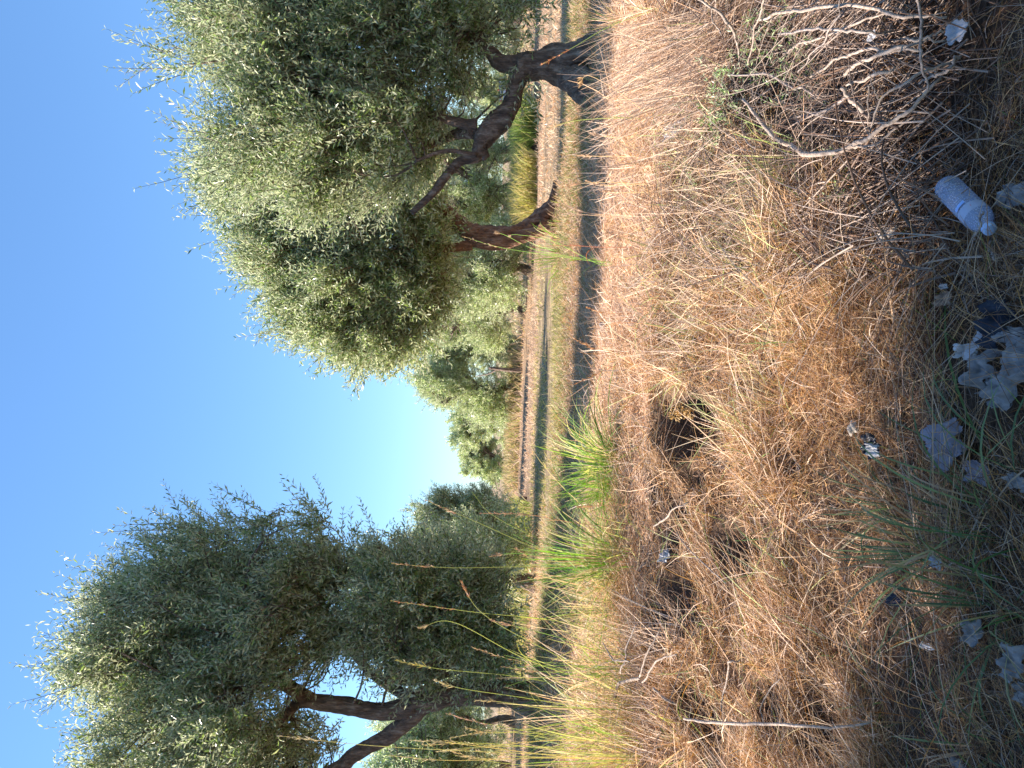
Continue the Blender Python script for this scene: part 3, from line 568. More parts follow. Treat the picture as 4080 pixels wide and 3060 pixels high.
tussock(2375, 330, 'short dry grass round the forked foot of the right tree', 160, .08, .3, .8, .2, .004, np.vstack([G2, PALE]), 422, d=8.4, group=T, r=.7, kind='stuff')
tussock(2230, 900, 'short dry grass round the foot of the middle tree', 160, .1, .35, .8, .2, .006, np.vstack([G2, PALE]), 423, d=13.0, group=T, r=.8, kind='stuff')
tussock(2290, 2790, 'tall green grass round the foot of the left tree', 200, .2, .7, .5, .2, .004, np.vstack([G2, G1]), 424, d=8.9, group=T, r=.6, kind='stuff')
tussock(2390, 2200, 'low yellow green grass between the two bright crest tussocks', 120, .15, .4, .8, .3, .0026, np.vstack([G2, G1]), 425, d=5.0, group=T, r=.25)
M_seed = M_straw
def culm(paths, label, seed, col=(.42, .44, .14), head=(.55, .34, .20), w=.0030, group='tall grass stalks with seed heads', cat='grass stalk', name='tall_grass'):
    """paths: [(pixel points base->tip, distance, head length fraction)]; a thing with stem and seed_head parts"""
    g = np.random.default_rng(seed); root = None
    for pts, d, hf in paths:
        P = np.array([px(X, Y, d + (i * .05)) for i, (X, Y) in enumerate(pts)])
        if root is None:
            b = P[0].copy(); b[2] = zt(b[0], b[1]); root = empty(name, b, label, cat, group)
        g0 = P[0].copy(); g0[2] = zt(g0[0], g0[1]) - .01; P = np.vstack([g0, P]) if g0[2] < P[0][2] - .03 else P
        q, rr = spline(P, np.linspace(w * .9, w * .35, len(P)), 26)
        sd_ = unit(np.cross(np.gradient(q, axis=0), np.array([0, 1., 0])))
        tube_mesh('stem', [tube(q, rr, 4, 0, 1, close=False)], M_grass, root, cols=np.array(col) * g.uniform(1.1, 1.5))
        # two leaf blades
        lv = []
        for j in range(2):
            i0 = g.integers(3, 13); dd = unit(q[i0 + 1] - q[i0]) + unit(g.normal(size=3)) * .6
            lv.append(arcs(q[i0], 1, .15, .3, .05, .5, .0026, np.array([col]), g, 0, lean=dd * 3))
        V, F = merge([(a, b_) for a, b_, c in lv]); mesh('leaf_blade', V, F, M_grass, root, cols=np.array(col) * 1.1)
        if hf > 0:
            n = 46; i0 = np.clip(((1 - hf) * 25 + g.uniform(0, 1, n) * hf * 25), 0, 24.9); ii = i0.astype(int)
            B = q[ii] + (q[np.minimum(ii + 1, 25)] - q[ii]) * (i0 - ii)[:, None]; D = unit(np.gradient(q, axis=0)[ii] * 0 + unit(np.gradient(q, axis=0)[ii]) + g.normal(size=(n, 3)) * .28)
            L = g.uniform(.018, .045, n) * (1.15 - (i0 / 25 - (1 - hf)) / hf * .6); t = np.linspace(0, 1, 3)[None, :, None]
            C = B[:, None] + D[:, None] * L[:, None, None] * t
            V, F = ribbons(C, unit(np.cross(D, g.normal(size=(n, 3)))), np.full((n, 1), .0022) * np.array([.4, 1, .3])[None])
            mesh('seed_head', V, F, M_straw, root, cols=np.repeat(np.array(head) * g.uniform(.7, 1.3, (n, 1)), 6, 0))
    return root
culm([([(2560, 2590), (2250, 2480), (1900, 2440), (1555, 2393)], 4.7, .26)], 'tallest reddish seed head stalk right of the left trunk', 1, head=(.5, .26, .17))
culm([([(2560, 2790), (2215, 2610), (1930, 2450), (1835, 2315)], 4.7, .18)], 'stalk leaning right with a drooping tip over the dark foliage', 2, head=(.52, .30, .18))
culm([([(2340, 2270), (2100, 2258), (1800, 2262), (1560, 2245)], 5.2, .2)], 'straight stalk rising from the yellow green tussock', 3)
culm([([(2500, 2760), (2110, 2632), (1810, 2480), (1670, 2502)], 4.8, .12)], 'pale green stalk with a short bent tip', 4, head=(.62, .48, .26))
culm([([(2480, 2780), (2090, 2700), (1750, 2665), (1575, 2630)], 4.6, .22)], 'green stalk with fine yellow spikelets above the left tussocks', 5, head=(.60, .50, .20))
culm([([(2520, 2860), (2150, 2790), (1850, 2745), (1734, 2712)], 4.6, .2)], 'stalk crossing the foot of the left trunk', 6, head=(.66, .54, .30))
culm([([(2450, 2990), (2200, 2930), (1920, 2880), (1780, 2843)], 4.5, .28)], 'pink headed stalk against the left trunk shadow', 7, head=(.62, .40, .30))
culm([([(2600, 3020), (2000, 2998), (1500, 2972), (1112, 2932)], 4.3, .16)], 'very tall thin stalk reaching up into the left crown', 8, col=(.60, .56, .26), head=(.70, .58, .38))
culm([([(2600, 3050), (2200, 3010), (1800, 2960), (1640, 2950)], 4.3, .3), ([(2600, 3030), (2150, 3020), (1800, 3030), (1550, 3010)], 4.4, .3), ([(2560, 2960), (2200, 2950), (1900, 2980), (1740, 2995)], 4.4, .25)], 'dense bunch of pale stalks at the left edge', 9, col=(.60, .52, .24), head=(.66, .56, .34))
culm([([(2560, 2900), (2300, 2880), (2000, 2920), (1850, 2900)], 4.5, .25), ([(2570, 2920), (2250, 2840), (2020, 2800), (1900, 2790)], 4.5, .25)], 'pair of yellowish stalks in front of the trunk base', 10, col=(.52, .50, .2), head=(.62, .50, .28))
def wild(n, X0, Y0, Y1, Xt0, Xt1, lean, d, sd):
    g_ = np.random.default_rng(sd); out = []
    for i in range(n):
        a = g_.uniform(Y0, Y1); xt = g_.uniform(Xt0, Xt1); b_ = a - lean * g_.uniform(-.6, 1.6); k_ = g_.normal() * 25
        out.append(([(X0 + g_.uniform(-60, 60), a), (X0 * .6 + xt * .4, a * .65 + b_ * .35 + k_), (X0 * .25 + xt * .75, a * .3 + b_ * .7 + k_), (xt, b_)], d + g_.uniform(-.2, .2), g_.uniform(.15, .35) if g_.uniform() < .7 else 0))
    return out
culm(wild(9, 2480, 2850, 3040, 1650, 2150, 60, 4.5, 31), 'fan of yellow green stalks low in the left corner of the crest', 31, col=(.50, .50, .18), head=(.66, .52, .30))
culm(wild(8, 2450, 2600, 2820, 1750, 2200, 110, 4.7, 32), 'fan of green stalks leaning right in front of the low olive leaves', 32, col=(.34, .44, .12), head=(.60, .40, .26))
culm(wild(7, 2340, 2200, 2320, 1900, 2150, 90, 5.2, 33), 'fan of fresh green stalks rising from the yellow green tussock', 33, col=(.26, .44, .10), head=(.55, .36, .22))
culm(wild(6, 2620, 380, 760, 2250, 2420, 0, 4.7, 34), 'loose straw stalks standing along the crest right of centre', 34, col=(.66, .52, .30), head=(.66, .46, .30))
culm([([(2340, 2250), (2150, 2190), (1900, 2080), (1690, 1990)], 5.2, .16)], 'stalk leaning right over the low round tree', 11, head=(.5, .32, .2))
culm([([(2350, 2240), (2130, 2140), (1960, 2050), (1880, 1960)], 5.2, 0)], 'bare green stalk leaning right above the crest', 12, col=(.35, .40, .1))
culm([([(2540, 2110), (2300, 2085), (2100, 2050), (1910, 2045)], 5.0, .35)], 'straight brown stalk right of the yellow green tussock', 13, col=(.45, .30, .18), head=(.5, .3, .2))
culm([([(2400, 1045), (2180, 1015), (1990, 985), (1845, 942)], 6.2, .25), ([(2400, 1040), (2150, 1000), (2020, 940), (1975, 925)], 6.2, .15), ([(2380, 1050), (2200, 960), (2060, 935), (2030, 940)], 6.3, .1)], 'green stalks standing in front of the middle trunk', 14, col=(.30, .44, .10), head=(.55, .38, .22), w=.003)
culm([([(2680, 985), (2420, 985), (2250, 978), (2120, 985)], 5.0, 0)], 'thin reddish upright stalk below the middle trunk', 15, col=(.42, .20, .12))
culm([([(2640, 30), (2430, 105), (2290, 185), (2160, 256)], 4.6, .22)], 'green stalk with red brown head in front of the right trunk', 16, col=(.40, .46, .14), head=(.62, .30, .16), w=.003)
culm([([(2620, 480), (2480, 470), (2300, 480), (2180, 512)], 4.8, .2)], 'green and straw stalk below the elbow of the crooked limb', 17, col=(.42, .46, .16), head=(.66, .5, .3))
culm([([(2700, 560), (2560, 440), (2440, 350), (2340, 300), (2310, 340)], 4.2, .15)], 'long arching bare straw stalk near the right trunk', 18, col=(.62, .48, .30), head=(.6, .4, .2))
culm([([(2620, 850), (2480, 858), (2340, 848), (2240, 812)], 5.2, .3), ([(2620, 870), (2450, 864), (2340, 856), (2240, 850)], 5.2, .3)], 'two pale dried flower spikes on the shadow band', 19, col=(.62, .48, .32), head=(.62, .46, .34), w=.003)
culm([([(2600, 1420), (2450, 1400), (2360, 1385), (2290, 1350)], 5.0, .4), ([(2600, 1430), (2450, 1460), (2380, 1490), (2290, 1530)], 5.0, .45), ([(2520, 1250), (2440, 1250), (2380, 1240), (2340, 1225)], 5.2, .5)], 'orange brown dry seed stalks along the bright crest', 20, col=(.46, .28, .15), head=(.60, .34, .16))
culm([([(2700, 1270), (2560, 1310), (2470, 1290), (2400, 1300)], 4.4, 0), ([(3000, 1480), (2860, 1440), (2700, 1330), (2560, 1290), (2440, 1285)], 4.0, 0)], 'long thin arching straws above the burrow', 21, col=(.58, .38, .22))
culm([([(3600, 1790), (3380, 1740), (3150, 1690), (3040, 1680), (2900, 1640), (2840, 1500), (2760, 1440)], 2.9, 0)], 'dark thin bent stem crossing the middle of the bank', 22, col=(.20, .12, .08))
culm([([(3500, 1420), (3420, 1340), (3300, 1380), (3160, 1210)], 2.7, 0)], 'dark brown crooked stem in the fine brown grass', 23, col=(.20, .12, .08))
culm([([(3050, 2050), (2960, 1990), (2800, 2000), (2500, 2010), (2300, 2020)], 4.4, .1)], 'brown stem rising left of the burrow to the green tussock', 24, col=(.45, .28, .16))
culm([([(3300, 2480), (2950, 2460), (2640, 2430), (2400, 2400)], 4.0, 0)], 'long straight straw lying up the left slope', 25, col=(.60, .42, .24))
culm([([(3560, 2000), (3330, 2130), (3100, 2250), (2880, 2320)], 2.9, 0), ([(3400, 2120), (3200, 2150), (3080, 2145), (2930, 2155)], 2.9, 0)], 'long wide blue green blades reaching up the brown slope', 26, col=(.18, .28, .12), w=.004)

# ------------------------------------------------------------------ dead branches
def branch(paths, label, mt=M_stick, group=None, d0=None, h=.05, name='dead_branch', cat='dead branch', sides=7, side=()):
    root = None; 
    for k, (pts) in enumerate(paths):
        P = []; r = []
        for i, q in enumerate(pts):
            hh = (q[3] if len(q) > 3 else h) + .05
            p = gpt(q[0], q[1], hh); P.append(p); r.append(q[2] * p[1] / FPX / 2)
        q_, rr = spline(P, r, 6 * len(P)); g = np.random.default_rng(int(pts[0][0] + pts[0][1])); q_ = q_ + np.stack([np.convolve(g.normal(size=len(q_) + 4), np.ones(5) / 5, 'valid') for _ in range(3)], 1) * .009
        if root is None: root = empty(name, P[0], label, cat, group)
        tube_mesh('stem' if k == 0 else 'twig', [tube(q_, rr, sides, .05, k + int(pts[0][0]))], mt, root)
    return root
BG = 'dead branches heaped at the right'
branch([[(2960, 400, 12, .3), (3103, 555, 20, .16), (3160, 590, 22, .13), (3240, 608, 22, .12), (3399, 585, 20, .12), (3478, 529, 18, .12), (3558, 477, 17, .11), (3638, 418, 16, .1), (3749, 310, 13, .06)],
        [(3399, 592, 12, .1), (3480, 575, 11, .09), (3560, 530, 10, .07), (3640, 470, 7, .05)]], 'thick bleached branch sweeping in a wide curve at the lower edge of the heap', group=BG)
branch([[(3010, 80, 10, .25), (3120, 50, 13, .22), (3200, 36, 14, .2), (3319, 22, 15, .18), (3478, 36, 15, .15), (3600, 62, 14, .12), (3777, 80, 10, .05)]], 'long pale branch arching along the right edge of the picture', group=BG)
branch([[(3663, -30, 12, .22), (3672, 120, 13, .2), (3680, 260, 11, .17), (3686, 360, 9, .14)]], 'straight grey stick laid across the other branches', M_stickd, BG)
branch([[(3120, 210, 7, .2), (3200, 171, 9, .18), (3399, 99, 10, .15), (3558, 42, 8, .12)]], 'slender straight pale branch above the leafy sprigs', group=BG)
branch([[(3459, 537, 7, .1), (3502, 402, 9, .15), (3598, 338, 12, .14), (3677, 290, 13, .12), (3825, 232, 11, .04)], [(3502, 402, 6, .15), (3485, 350, 5, .17), (3470, 300, 4, .2)]], 'forked pale branch in the middle of the heap', group=BG)
branch([[(3365, 350, 16, .16), (3400, 400, 19, .14), (3459, 470, 16, .1)]], 'short thick knobbly broken piece of branch', group=BG)
branch([[(3224, 302, 9, .15), (3330, 245, 10, .15), (3399, 215, 12, .15), (3520, 200, 13, .14), (3657, 205, 11, .1)]], 'pale branch with a kink beside the short thick piece', group=BG)
branch([[(3359, 294, 12, .12), (3400, 262, 15, .14), (3439, 239, 15, .15), (3558, 199, 16, .13), (3677, 167, 12, .08), (3760, 130, 9, .05)]], 'stout pale branch in the centre of the heap running to the grey scrap', group=BG)
branch([[(3371, 346, 8, .14), (3440, 318, 12, .14), (3502, 294, 14, .14), (3578, 275, 10, .1)]], 'short pale branch tucked under the forked one', group=BG)
branch([[(3574, 163, 8, .1), (3640, 152, 11, .12), (3697, 151, 11, .1), (3777, 160, 8, .05)]], 'short branch ending at the grey scrap', group=BG)
branch([[(3351, -10, 6, .3), (3330, 70, 7, .28), (3291, 147, 7, .25), (3232, 215, 5, .2), (3170, 290, 4, .2)]], 'thin leaning stick crossing the top of the heap', M_stickd, BG)
branch([[(3455, 346, 5, .2), (3460, 440, 6, .14), (3458, 537, 5, .08)]], 'thin straight twig standing in the heap', group=BG)
branch([[(2720, -20, 6, .3), (2799, 5, 8, .3), (2875, 57, 13, .28), (2915, 110, 12, .25), (2939, 171, 10, .2), (2951, 266, 7, .15)], [(2830, 30, 6, .3), (2850, 90, 6, .3), (2875, 140, 4, .3)]], 'pale branch bending down at the upper right of the heap', group=BG)
branch([[(3046, -10, 8, .3), (3030, 60, 8, .3), (3008, 133, 7, .28), (2977, 247, 5, .25)]], 'thin pale upright twig at the upper right of the heap', group=BG)
branch([[(2900, 300, 6, .2), (3040, 300, 10, .18), (3150, 350, 12, .15), (3200, 352, 11, .12), (3280, 390, 8, .08)]], 'grey branch under the leafy sprigs', M_stickd, BG)
branch([[(3100, 130, 8, .25), (3260, 120, 11, .22), (3420, 130, 12, .2), (3560, 110, 9, .1)]], 'grey branch lying just below the long edge branch', M_stickd, BG)
branch([[(3180, 470, 9, .1), (3260, 450, 12, .12), (3340, 410, 12, .12), (3400, 360, 8, .1)]], 'grey stem leading to the short thick piece', M_stickd, BG)
branch([[(3660, 330, 8, .08), (3720, 300, 12, .08), (3800, 250, 14, .06), (3830, 232, 12, .04)]], 'broken end of wood at the bottom of the heap', M_stickd, BG)
branch([[(2725, 2868, 10, .2), (2860, 2876, 13, .17), (3000, 2885, 13, .14), (3240, 2892, 12, .1), (3480, 2878, 9, .03)], [(3035, 2886, 6, .14), (3035, 2820, 6, .15), (3070, 2740, 6, .15), (3110, 2700, 4, .15)]], 'long straight bleached stick at the far left of the bank')
branch([[(2875, 2840, 5, .12), (2885, 2750, 8, .14), (2905, 2640, 9, .12), (2945, 2628, 6, .1)]], 'short curved white twig above the long bleached stick')
branch([[(2480, 2680, 7, .2), (2500, 2590, 8, .22), (2535, 2490, 5, .25)], [(2545, 2690, 7, .2), (2580, 2600, 8, .2), (2630, 2510, 5, .2)], [(2550, 2700, 12, .12), (2470, 2720, 14, .12), (2450, 2780, 10, .1)], [(2560, 2720, 8, .15), (2620, 2640, 8, .18), (2700, 2600, 5, .18)], [(2510, 2640, 6, .2), (2440, 2620, 6, .25), (2400, 2560, 4, .3)]], 'tangle of white forked twigs on the left slope')
branch([[(2600, 2740, 10, .1), (2660, 2790, 14, .1), (2700, 2810, 9, .08)]], 'short pale broken twig under the white forked ones')
branch([[(2900, 540 + 1790, 6, .08), (2780, 2330 - 110, 6, .1), (2690, 2120, 5, .12)]], 'thin pale twig lying across the dark hollows')
branch([[(2740, 2000, 5, .1), (2680, 2030, 7, .1), (2640, 2080, 8, .08), (2600, 2100, 6, .08)]], 'pale split twig at the edge of the left hollow')

g = np.random.default_rng(77); n = 2400
v = g.uniform(.24, .52, n); y = 1.1 / v; x = (.12 + g.uniform(0, .52, n)) * y + .05
a = g.normal(1.45, .45, n); pt = g.uniform(-.1, .55, n); d = np.stack([np.cos(a) * np.cos(pt), np.sin(a) * np.cos(pt), np.sin(pt)], 1)
L = g.uniform(.2, .75, n); t = np.linspace(0, 1, 8)[None, :, None]; P = np.stack([x, y - L * .4, zt(x, y - L * .4) + g.uniform(0, .14, n)], 1)
C = P[:, None] + d[:, None] * L[:, None, None] * t + (g.normal(size=(n, 3)) * [.25, .1, .1] + [0, 0, -.25])[:, None] * L[:, None, None] * t ** 2
C[..., 2] = np.maximum(C[..., 2], zt(C[..., 0], C[..., 1]) + .004)
Vt_, Ft_ = btubes(C, g.choice([.0014, .002, .003, .0045], (n, 1), p=[.6, .28, .09, .03]) * np.linspace(1, .4, 8)[None], 5)
cc = np.repeat(colpick(np.array([[.40, .31, .25], [.50, .40, .32], [.22, .15, .11], [.28, .17, .11], [.13, .09, .07]]), n, g), 40, 0)
tag(mesh('dead_twigs', Vt_, Ft_, M_straw, cols=cc, smooth=True), 'thin grey and straw coloured twigs heaped at the right', None, None, 'stuff')
def fine(n, Xr, Yr, lo, hi, seed, azm, lab):
    g = np.random.default_rng(seed); parts = []
    P = np.array([gpt(X, Y) for X, Y in zip(g.uniform(*Xr, n), g.uniform(*Yr, n))]); a = g.normal(azm, .5, n); pt = g.uniform(.2, 1.2, n)
    d = np.stack([np.cos(a) * np.cos(pt), np.sin(a) * np.cos(pt), np.sin(pt)], 1); L = g.uniform(lo, hi, n); t = np.linspace(0, 1, 6)[None, :, None]
    C = P[:, None] + d[:, None] * L[:, None, None] * t + (g.normal(size=(n, 3)) * .25)[:, None] * L[:, None, None] * t ** 2
    V, F = ribbons(C, unit(np.cross(d, g.normal(size=(n, 3)))), np.full((n, 1), .0016) * (P[:, 1:2] / 3.5) * np.array([1, 1, .9, .8, .6, .3])[None])
    tag(mesh('dry_stalks', V, F, M_straw, cols=np.repeat(colpick(PALE, n, g), 12, 0)), lab, None, None, 'stuff')
fine(1500, (2560, 2950), (0, 420), .15, .5, 78, 2.2, 'pale dry stalks leaning over the right end of the bank')
fine(500, (2560, 2760), (2450, 3060), .15, .5, 79, 1.4, 'grey dry stalks among the white twigs on the left')
fine(160, (2420, 2560), (440, 780), .15, .45, 81, 1.9, 'pale spindly weeds at the crest below the crooked limb')
fine(240, (2420, 2640), (1150, 1900), .1, .3, 82, 1.6, 'fine orange brown stalks along the crest')
fine(700, (2560, 3100), (500, 1500), .15, .4, 80, 1.6, 'straw coloured stalks standing on the right of the bank')

# leafy sprigs growing through the heap
for (X, Y, n_, lab, h_, s_) in [(2860, 440, 46, 'leafy grey green shrub in the sunlight between the straw and the branch heap', .1, 501), (3000, 190, 22, 'small sprig of pale green leaves high in the heap', .2, 502), (3130, 240, 30, 'leafy green sprig in the middle of the branch heap', .16, 503), (3260, 330, 22, 'dark green leafy sprig beside the kinked branch', .1, 504), (2790, 640, 22, 'low grey green plant in the straw right of centre', .04, 505), (3040, 900, 12, 'tiny grey green weed in the brown grass', .03, 506), (3400, 760, 12, 'small pale weed above the bottle', .03, 507)]:
    g = np.random.default_rng(s_); b = gpt(X, Y, h_); c0 = b.copy(); C = c0 + g.normal(size=(n_, 3)) * [.09, .09, .035] * (.6 if n_ < 15 else 1); D = unit(g.normal(size=(n_, 3)) * .6 + [0, -.2, .7])
    V, F, Cc, Vt, Ft = shoots(C, D, g.uniform(.04, .11, n_), .026, 5, g, colmul=1.25)
    gb = b.copy(); gb[2] = zt(b[0], b[1]); root = empty('leafy_plant', gb, lab, 'plant', 'small leafy plants')
    Vw = V.copy(); mesh('leaves', Vw, F, M_leaf, root, cols=Cc * np.array([1.0, 1.15, 1.0]))
    st = [tube(np.linspace(gb, C[i], 4), [.0025, .002, .0015, .001], 4, 0, i, close=False) for i in range(0, n_, 3)]
    V2, F2 = merge(st + [(Vt, Ft)]); mesh('stem', V2, F2, M_stickd, root)

# dry flower stalk in the burrow mouth
b = gpt(2810, 1665); root = empty('dried_flower', b, 'dried yellow brown flower head leaning over the dark burrow', 'dried flower')
tp = px(2690, 1655, 3.75); q, rr = spline([b, (b + tp) / 2 + (.02, 0, .03), tp], [.0025, .002, .0015], 10)
tube_mesh('stem', [tube(q, rr, 5, 0, 3)], M_straw, root, cols=(.5, .36, .2))
g = np.random.default_rng(9); n = 260; cen = np.array([tp, tp + (.03, 0, -.02), px(2740, 1645, 3.78)])[g.integers(0, 3, n)]; Pc = cen + unit(g.normal(size=(n, 3))) * g.uniform(.008, .03, (n, 1)); D = unit(Pc - cen)
V, F = ribbons(Pc[:, None] + D[:, None] * .012 * np.linspace(0, 1, 3)[None, :, None], unit(np.cross(D, g.normal(size=(n, 3)))), np.full((n, 1), .003) * np.array([.5, 1, .4])[None])
mesh('flower_head', V, F, M_straw, root, cols=np.repeat(np.array([.56, .38, .17]) * g.uniform(.6, 1.3, (n, 1)), 6, 0))

# ------------------------------------------------------------------ litter people left behind
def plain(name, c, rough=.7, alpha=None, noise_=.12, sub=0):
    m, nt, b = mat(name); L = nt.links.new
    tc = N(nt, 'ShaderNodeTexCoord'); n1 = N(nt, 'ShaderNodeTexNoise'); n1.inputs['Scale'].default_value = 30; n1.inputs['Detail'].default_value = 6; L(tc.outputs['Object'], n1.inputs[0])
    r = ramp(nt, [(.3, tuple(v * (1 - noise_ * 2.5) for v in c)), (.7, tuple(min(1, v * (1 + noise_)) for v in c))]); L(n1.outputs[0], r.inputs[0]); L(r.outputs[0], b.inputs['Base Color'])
    b.inputs['Roughness'].default_value = rough
    bp = N(nt, 'ShaderNodeBump'); bp.inputs['Strength'].default_value = .4; bp.inputs['Distance'].default_value = .004; L(n1.outputs[0], bp.inputs['Height']); L(bp.outputs[0], b.inputs['Normal'])
    return m
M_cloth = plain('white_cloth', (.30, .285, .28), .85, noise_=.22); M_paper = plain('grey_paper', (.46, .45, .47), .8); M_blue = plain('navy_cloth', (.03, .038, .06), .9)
M_stone = plain('stone', (.50, .43, .35), .9, noise_=.25); M_foil = plain('black_plastic', (.02, .02, .03), .35); M_tan = plain('brown_leaf', (.36, .24, .16), .7, noise_=.3); M_white = plain('white_scrap', (.52, .5, .49), .6, noise_=.2)
M_lilac = plain('lilac_plastic', (.30, .28, .33), .5)
def crumple(X, Y, wpx, hpx, name, label, cat, mt, seed, group=None, lift=.045, amp=.25, fold=.0, rot=0, h0=0, n=34):
    """a thin creased sheet lying on the ground; wpx along the picture's Y (world across), hpx along its X (world depth)"""
    g = np.random.default_rng(seed); c = gpt(X, Y, lift); s = c[1] / FPX * 1.08
    w = wpx * s / 2; slope = max(.35, (CAM[2] - c[2]) / c[1]); h = hpx * s / 2 / (slope * .9 + .25)
    u, v = np.meshgrid(np.linspace(-1, 1, n), np.linspace(-1, 1, n)); ang = np.arctan2(v, u); rad = np.maximum(np.abs(u), np.abs(v))
    edge = 1 + .17 * np.sin(2 * ang + g.uniform(0, 6)) + .12 * np.sin(5 * ang + g.uniform(0, 6)) + .05 * np.sin(11 * ang + g.uniform(0, 6)) + .03 * g.normal(size=ang.shape)
    cu = u * (1 - .3 * v ** 2 * .5) * edge; cv = v * (1 - .3 * u ** 2 * .5) * edge
    x = cu * w; y = cv * h; cr, sr = math.cos(rot), math.sin(rot); x, y = x * cr - y * sr, x * sr + y * cr
    sc = min(w, h)
    ridg = lambda f, sd: 1 - 2 * np.abs(noise(x / sc, y / sc, f, sd, 5))
    z = amp * sc * (.65 * noise(x / sc * 2.6, y / sc * .6, 1.8, seed, 5) + .35 * (1 - 2 * np.abs(noise(x / sc * 1.5, y / sc * .7, 3.2, seed + 1, 5))) + .14 * ridg(7, seed + 2) + .05 * g.normal(size=x.shape))
    X3 = c[0] + x; Y3 = c[1] + y; Z3 = np.maximum(zt(X3, Y3) * .4 + (c[2] - lift) * .6 + lift + z + (.28 * y), zt(X3, Y3) + .012)
    V = np.stack([X3, Y3, Z3], -1).reshape(-1, 3); i = (np.arange(n - 1)[:, None] * n + np.arange(n - 1)).ravel(); F = np.stack([i, i + 1, i + n + 1, i + n], 1)
    o = mesh(name, V, F, mt, smooth=True, origin=c); md = o.modifiers.new('thickness', 'SOLIDIFY'); md.thickness = .0015
    return tag(o, label, cat, group)
W = 'torn scraps of white cloth on the ground'
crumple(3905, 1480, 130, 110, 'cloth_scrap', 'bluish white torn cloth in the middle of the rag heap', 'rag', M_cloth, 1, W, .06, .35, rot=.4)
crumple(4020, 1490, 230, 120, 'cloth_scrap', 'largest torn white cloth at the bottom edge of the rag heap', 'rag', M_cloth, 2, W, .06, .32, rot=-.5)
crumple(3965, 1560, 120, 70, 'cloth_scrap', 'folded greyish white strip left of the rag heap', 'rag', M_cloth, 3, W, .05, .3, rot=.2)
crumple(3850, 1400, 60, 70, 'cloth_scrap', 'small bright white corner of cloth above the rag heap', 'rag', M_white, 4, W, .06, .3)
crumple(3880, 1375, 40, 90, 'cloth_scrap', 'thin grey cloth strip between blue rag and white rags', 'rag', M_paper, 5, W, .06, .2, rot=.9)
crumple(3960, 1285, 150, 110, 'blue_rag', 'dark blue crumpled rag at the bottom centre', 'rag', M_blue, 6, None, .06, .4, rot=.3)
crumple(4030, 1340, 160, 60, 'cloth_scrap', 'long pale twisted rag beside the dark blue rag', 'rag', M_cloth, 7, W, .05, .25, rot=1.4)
crumple(3755, 1775, 150, 130, 'plastic_sheet', 'torn lilac grey plastic sheet right of the green tussock', 'plastic sheet', M_lilac, 8, None, .06, .25, rot=.5)
crumple(3890, 1880, 90, 80, 'plastic_scrap', 'dim grey plastic scrap below the torn lilac sheet', 'plastic scrap', M_lilac, 9, None, .05, .25)
crumple(4050, 1920, 60, 70, 'cloth_scrap', 'white rag under the green tussock at the bottom edge', 'rag', M_cloth, 10, W, .05, .3)
crumple(3462, 1775, 80, 60, 'wrapper', 'crumpled black and white wrapper below the pale stone', 'wrapper', M_foil, 11, None, .07, .35)
crumple(3475, 1795, 45, 40, 'paper_scrap', 'small white paper scrap lying on the black wrapper', 'paper', M_white, 12, None, .09, .35)
crumple(4035, 780, 100, 110, 'cloth_scrap', 'beige white cloth scrap below the bottle in the bottom edge', 'rag', M_cloth, 13, W, .05, .25)
crumple(3810, 125, 90, 55, 'paper_scrap', 'grey paper scrap at the lower end of the branch heap', 'paper', M_paper, 14, None, .1, .15)
crumple(3473, 145, 34, 24, 'paper_scrap', 'tiny white oval scrap caught in the branch heap', 'paper', M_white, 15, None, .2, .15)
crumple(2690, 510, 60, 70, 'cloth_scrap', 'bright white rag in sunlit straw below the right trunk', 'rag', M_white, 16, W, .06, .35)
crumple(3725, 2240, 50, 40, 'paper_scrap', 'pale torn paper beside the shaded green tussock', 'paper', M_paper, 17, None, .06, .2)
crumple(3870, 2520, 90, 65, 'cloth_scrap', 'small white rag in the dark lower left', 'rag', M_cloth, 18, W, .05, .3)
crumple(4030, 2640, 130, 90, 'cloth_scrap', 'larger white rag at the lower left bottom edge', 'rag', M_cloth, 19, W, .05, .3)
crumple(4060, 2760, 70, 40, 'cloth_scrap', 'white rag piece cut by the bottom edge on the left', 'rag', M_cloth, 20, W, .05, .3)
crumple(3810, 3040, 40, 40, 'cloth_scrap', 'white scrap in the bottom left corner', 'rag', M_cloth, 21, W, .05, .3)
crumple(3560, 2390, 40, 50, 'plastic_scrap', 'dark grey blue plastic scrap in the brown grass', 'plastic scrap', M_blue, 22, None, .05, .25)
crumple(3690, 2205 + 370, 26, 40, 'paper_scrap', 'little white scrap on the shade line at the left', 'paper', M_white, 23, None, .06, .25)
crumple(3760, 1190, 46, 62, 'fallen_leaf', 'broad tan leaf lying between bottle and blue rag', 'leaf', M_tan, 24, None, .05, .12)
crumple(3758, 1141, 18, 30, 'paper_scrap', 'small white scrap beside the tan leaf', 'paper', M_white, 25, None, .05, .2)
crumple(3530, 930, 40, 50, 'fallen_leaf', 'pale dry leaf in brown grass above the bottle', 'leaf', M_stone, 26, None, .07, .15)
crumple(2650, 2215, 50, 26, 'paper_scrap', 'white scrap in the dark hollow on the left', 'paper', M_white, 27, None, .05, .3)

